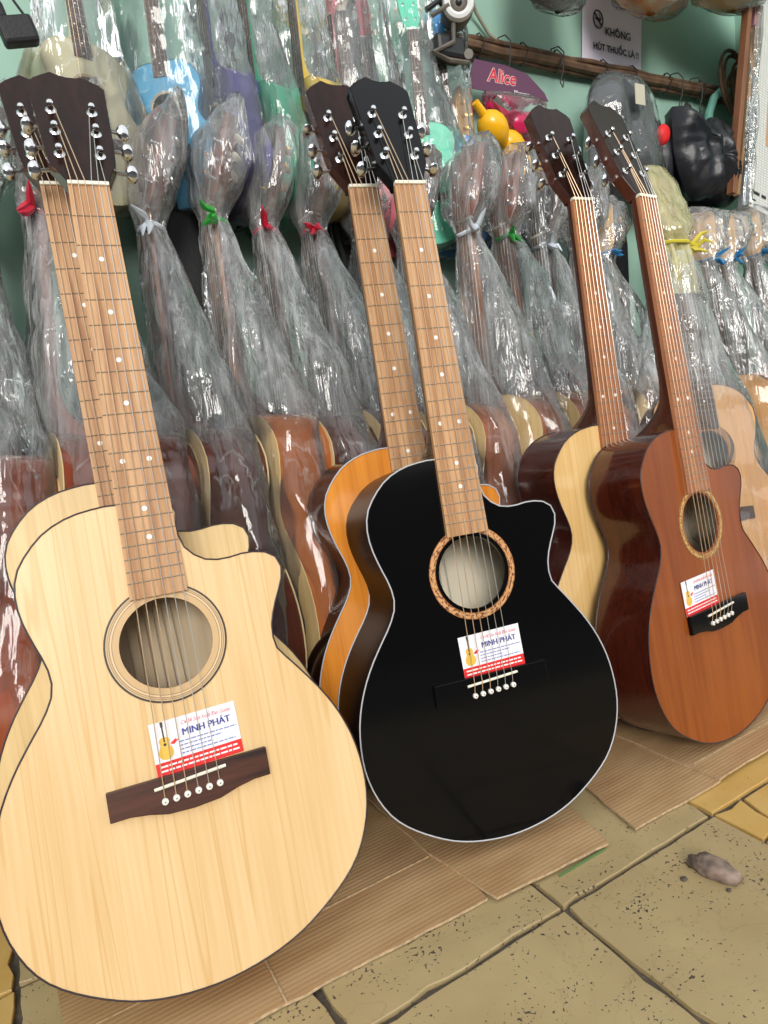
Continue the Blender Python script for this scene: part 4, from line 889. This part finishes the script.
# soft case in clear plastic, with tag
gb = empty('soft_case', (1.335, 1.19, 1.045)); tag(gb, 'folded dark grey soft case in clear plastic with a paper tag below the lilac sign', 'bag')
M['grey_nylon'] = plain('dark_grey_nylon', rgb(62, 64, 68), .55, var=.3, vs=12, bump=.5, bs=120)
go = [(.02, 0), (.22, 0), (.238, .10), (.235, .20), (.20, .258), (.13, .275), (.06, .262), (.015, .21), (.005, .10)]
pillow('folded_case', go, .040, M['grey_nylon'], 5, 60, 9, .45, gb); pillow('plastic_bag', [(x * 1.07 - .008, z * 1.05 - .005) for x, z in go], .052, M['foil_grey'], 8, 64, 9, .5, gb, fold_scale=22)
M['tagp'] = plain('beige_paper_tag', rgb(190, 185, 165), .7); b = MB(); b.box((.098, -.0625, .180), (.132, -.061, .226)); b.build('paper_tag', M['tagp'], gb)

# black sack, red pouch, small strap
M['sack'] = plain('black_polythene', (.010, .011, .015), .36, bump=.8, bs=38); M['sack'].node_tree.nodes['Principled BSDF'].inputs['Specular IOR Level'].default_value = .4
so = [(.003, .230), (.030, .205), (.075, .188), (.110, .190), (.155, .222), (.185, .205), (.235, .165), (.278, .125), (.298, .070), (.268, .030), (.200, -.005), (.135, .018), (.090, .006), (.050, .018), (.016, .075), (.001, .135)]
sk = pillow('black_sack', so, .055, M['sack'], 11, 84, 14, .55, fold_scale=34); sk.location = (1.594, 1.150, 1.018); tag(sk, 'crumpled black plastic sack hanging by two handles at right', 'bag')
s2_ = pillow('black_sack', [(0, .13), (.045, .10), (.075, .02), (.05, -.06), (.0, -.06), (-.02, .03)], .03, M['sack'], 14, 40, 8, .6, fold_scale=20); s2_.location = (1.575, 1.20, 1.10); tag(s2_, 'small black plastic bag left of the big black sack', 'bag')
M['redcl'] = plain('red_cloth', rgb(215, 30, 30), .6, bump=.6, bs=60)
rd = pillow('red_pouch', [(0, .03), (.03, .045), (.05, .02), (.04, -.02), (.01, -.03), (-.01, .0)], .02, M['redcl'], 2, 32, 6, .4); rd.location = (1.560, 1.165, 1.18); rd.scale = (.75, .7, .7); tag(rd, 'small bright red pouch left of the black sack', 'pouch')
M['pinkcl'] = plain('pink_cloth', rgb(205, 120, 165), .6)
pk = pillow('strap_bundle', [(0, .05), (.02, .055), (.028, .0), (.02, -.045), (0, -.04), (-.008, 0)], .015, M['nylon'], 6, 32, 6, .4); pk.location = (1.745, 1.22, 1.25); tag(pk, 'small black strap bundle hanging behind the black sack', 'strap')
b = MB(); b.box((-.004, -.017, -.01), (.008, -.012, .035)); b.build('pink_tab', M['pinkcl'], pk)
M['pipe'] = plain('mint_plastic_pipe', rgb(120, 180, 165), .4)
b = MB(); b.tube([(1.868, 1.235, 1.10), (1.868, 1.235, 1.24), (1.876, 1.235, 1.30), (1.905, 1.238, 1.345), (1.95, 1.245, 1.372), (2.02, 1.26, 1.385), (2.098, 1.27, 1.39)], .0115, 12); tag(b.build('pipe', M['pipe'], None, True), 'mint green pipe bending over behind the black sack', 'pipe')

# leaning post and wrapped boxes at the right edge
M['post'] = wood('reddish_brown_lath', (.17, .065, .03), (.30, .13, .065), fine=30, broad=10, rough=.5); M['postl'] = wood('tan_lath', (.44, .25, .12), (.58, .36, .19), fine=30, broad=10, rough=.5, ofs=3)
def lath(name, p0, p1, w_, d_, mat, label, cat):
    p0, p1 = Vector(p0), Vector(p1); L = (p1 - p0).length; o = MB().box((-w_ / 2, 0, -d_ / 2), (w_ / 2, L, d_ / 2)).build(name, mat, None, bevel=.002)
    yv = (p1 - p0).normalized(); zv = Vector((0, -1, 0)); zv = (zv - yv * zv.dot(yv)).normalized(); xv = yv.cross(zv)
    mt = Matrix((xv, yv, zv)).transposed().to_4x4(); mt.translation = p0; o.matrix_world = mt; tag(o, label, cat); return o
lath('wooden_lath', (1.752, 1.10, 1.03), (1.895, 1.10, 1.72), .016, .02, M['post'], 'dark reddish wooden lath leaning at the upper right', 'lath')
lath('wooden_lath', (1.782, 1.105, 1.03), (1.945, 1.105, 1.72), .009, .016, M['postl'], 'light tan wooden lath leaning right beside the dark one', 'lath')
bx = empty('wrapped_board', (1.800, 1.080, 1.045)); bx.rotation_euler = (R(-3), R(13), 0); tag(bx, 'tall white gridded board in clear plastic leaning at the right picture edge', 'board')
M['grid'] = None
mt, n_, l_, b_ = nt('white_card_with_grey_grid'); b_.inputs['Roughness'].default_value = .5; tc = n_.new('ShaderNodeTexCoord'); bk = n_.new('ShaderNodeTexBrick')
mp = n_.new('ShaderNodeMapping'); mp.inputs['Rotation'].default_value = (R(90), 0, 0); l_.new(tc.outputs['Object'], mp.inputs['Vector']); l_.new(mp.outputs[0], bk.inputs['Vector'])
bk.offset = 0; bk.inputs['Scale'].default_value = 1; bk.inputs['Brick Width'].default_value = .012; bk.inputs['Row Height'].default_value = .007; bk.inputs['Mortar Size'].default_value = .0006; bk.inputs['Color1'].default_value = c4(rgb(222, 220, 215)); bk.inputs['Color2'].default_value = c4(rgb(214, 212, 208)); bk.inputs['Mortar'].default_value = c4(rgb(150, 150, 152))
l_.new(bk.outputs['Color'], b_.inputs['Base Color']); M['grid'] = mt
b = MB(); b.box((0, 0, -.05), (.22, .03, .62)); b.build('board_panel', M['grid'], bx)
b = MB(); b.box((.0, -.001, -.012), (.045, .0, -.004)); b.box((.055, -.001, -.012), (.075, .0, -.004)); b.box((.0, -.001, -.03), (.03, .0, -.026)); b.build('black_print', M['ink'], bx)
b = MB(); b.box((.062, -.0012, .13), (.085, .0, .25)); b.build('tan_label', M['postl'], bx)
for k in range(2):
    b = MB(); r_ = random.Random(k); b.tube([(-.018 + .012 * k + r_.uniform(-.003, .003), -.006, -.05 + .05 * q) for q in range(13)], [.010 + r_.uniform(-.004, .004) for q in range(13)], 7); b.build('plastic_fold', M['foil'], bx, True)
M['pinkp2'] = plain('pink_band', rgb(205, 130, 160), .5); b = MB(); b.box((-.022, -.004, .42), (-.004, .004, .52)); b.build('pink_band', M['pinkp2'], bx)

# things hanging from above, only their lower ends in view
sb = radial('red_orange_sunburst', 0, .125, [(.0, rgb(245, 140, 40)), (.06, rgb(240, 115, 35)), (.09, rgb(232, 88, 30)), (.12, rgb(222, 60, 26)), (.15, rgb(200, 40, 20)), (.17, rgb(140, 22, 14))], None, rough=.2); M['sunb'] = sb
for e in sb.node_tree.nodes:
    if e.type == 'VALTORGB' : e.color_ramp.interpolation = 'LINEAR'
for i, (tp, sd, base, sc, yaw, lb) in enumerate([('sunb', 'orange', (1.505, 1.17, 1.452), .74, 4, 'red and orange sunburst guitar whose round end shows above the lilac sign'), ('honeytop', 'classic', (1.79, 1.14, 1.492), .70, -6, 'plain brown wood guitar in plastic whose end shows at upper right'), ('blackp', 'blackp', (1.215, 1.17, 1.405), .48, 0, 'black instrument in clouded plastic whose end shows above the cable')]):
    o = make_guitar('hanging_guitar', tp, sd, 'headwood', 'neckred', 'board_d', 'bindc' if i < 2 else 'bindd', cut=False, detail=False, s=sc, frets=12, strings=6, rosette=(.047, .058, M['board_d']))
    Q = pose(o, (0, 0, 0), yaw, 0, 0, sc); mt = Q.matrix_world.copy(); mt.translation = Vector(base); o.matrix_world = mt
    tag(o, lb, 'guitar')
    bag(o, sleeve_rings(random.Random(i + 5)), M['foil'] if i < 2 else M['foil_grey'], i + 140, folds=7, amp=.4, n=40, m=40, s=sc, bunch=.0 if i < 2 else .5)

# black pouch hanging at the upper left
bp_ = empty('black_pouch', (.118, 1.12, 1.14)); tag(bp_, 'small black pouch hanging on a strap at the upper left corner', 'pouch')
b = MB(); b.box((-.022, -.012, 0), (.026, .012, .036)); q = b.build('pouch_body', M['nylon'], bp_, bevel=.005); 
b = MB(); b.tube([(.022, 0, .030), (.014, 0, .055), (.002, 0, .10), (-.003, .01, .2)], .002, 6); b.build('strap', M['nylon'], bp_, True)
b = MB(); b.box((-.034, -.010, .030), (-.004, .012, .058)); b.build('upper_pocket', M['nylon'], bp_, bevel=.006)
M['beige'] = plain('tan_leather', rgb(190, 150, 100), .6); b = MB(); b.box((-.034, -.008, .058), (-.012, .008, .074)); b.build('tan_patch', M['beige'], bp_, bevel=.003)
bp_.rotation_euler = (0, R(-14), 0)
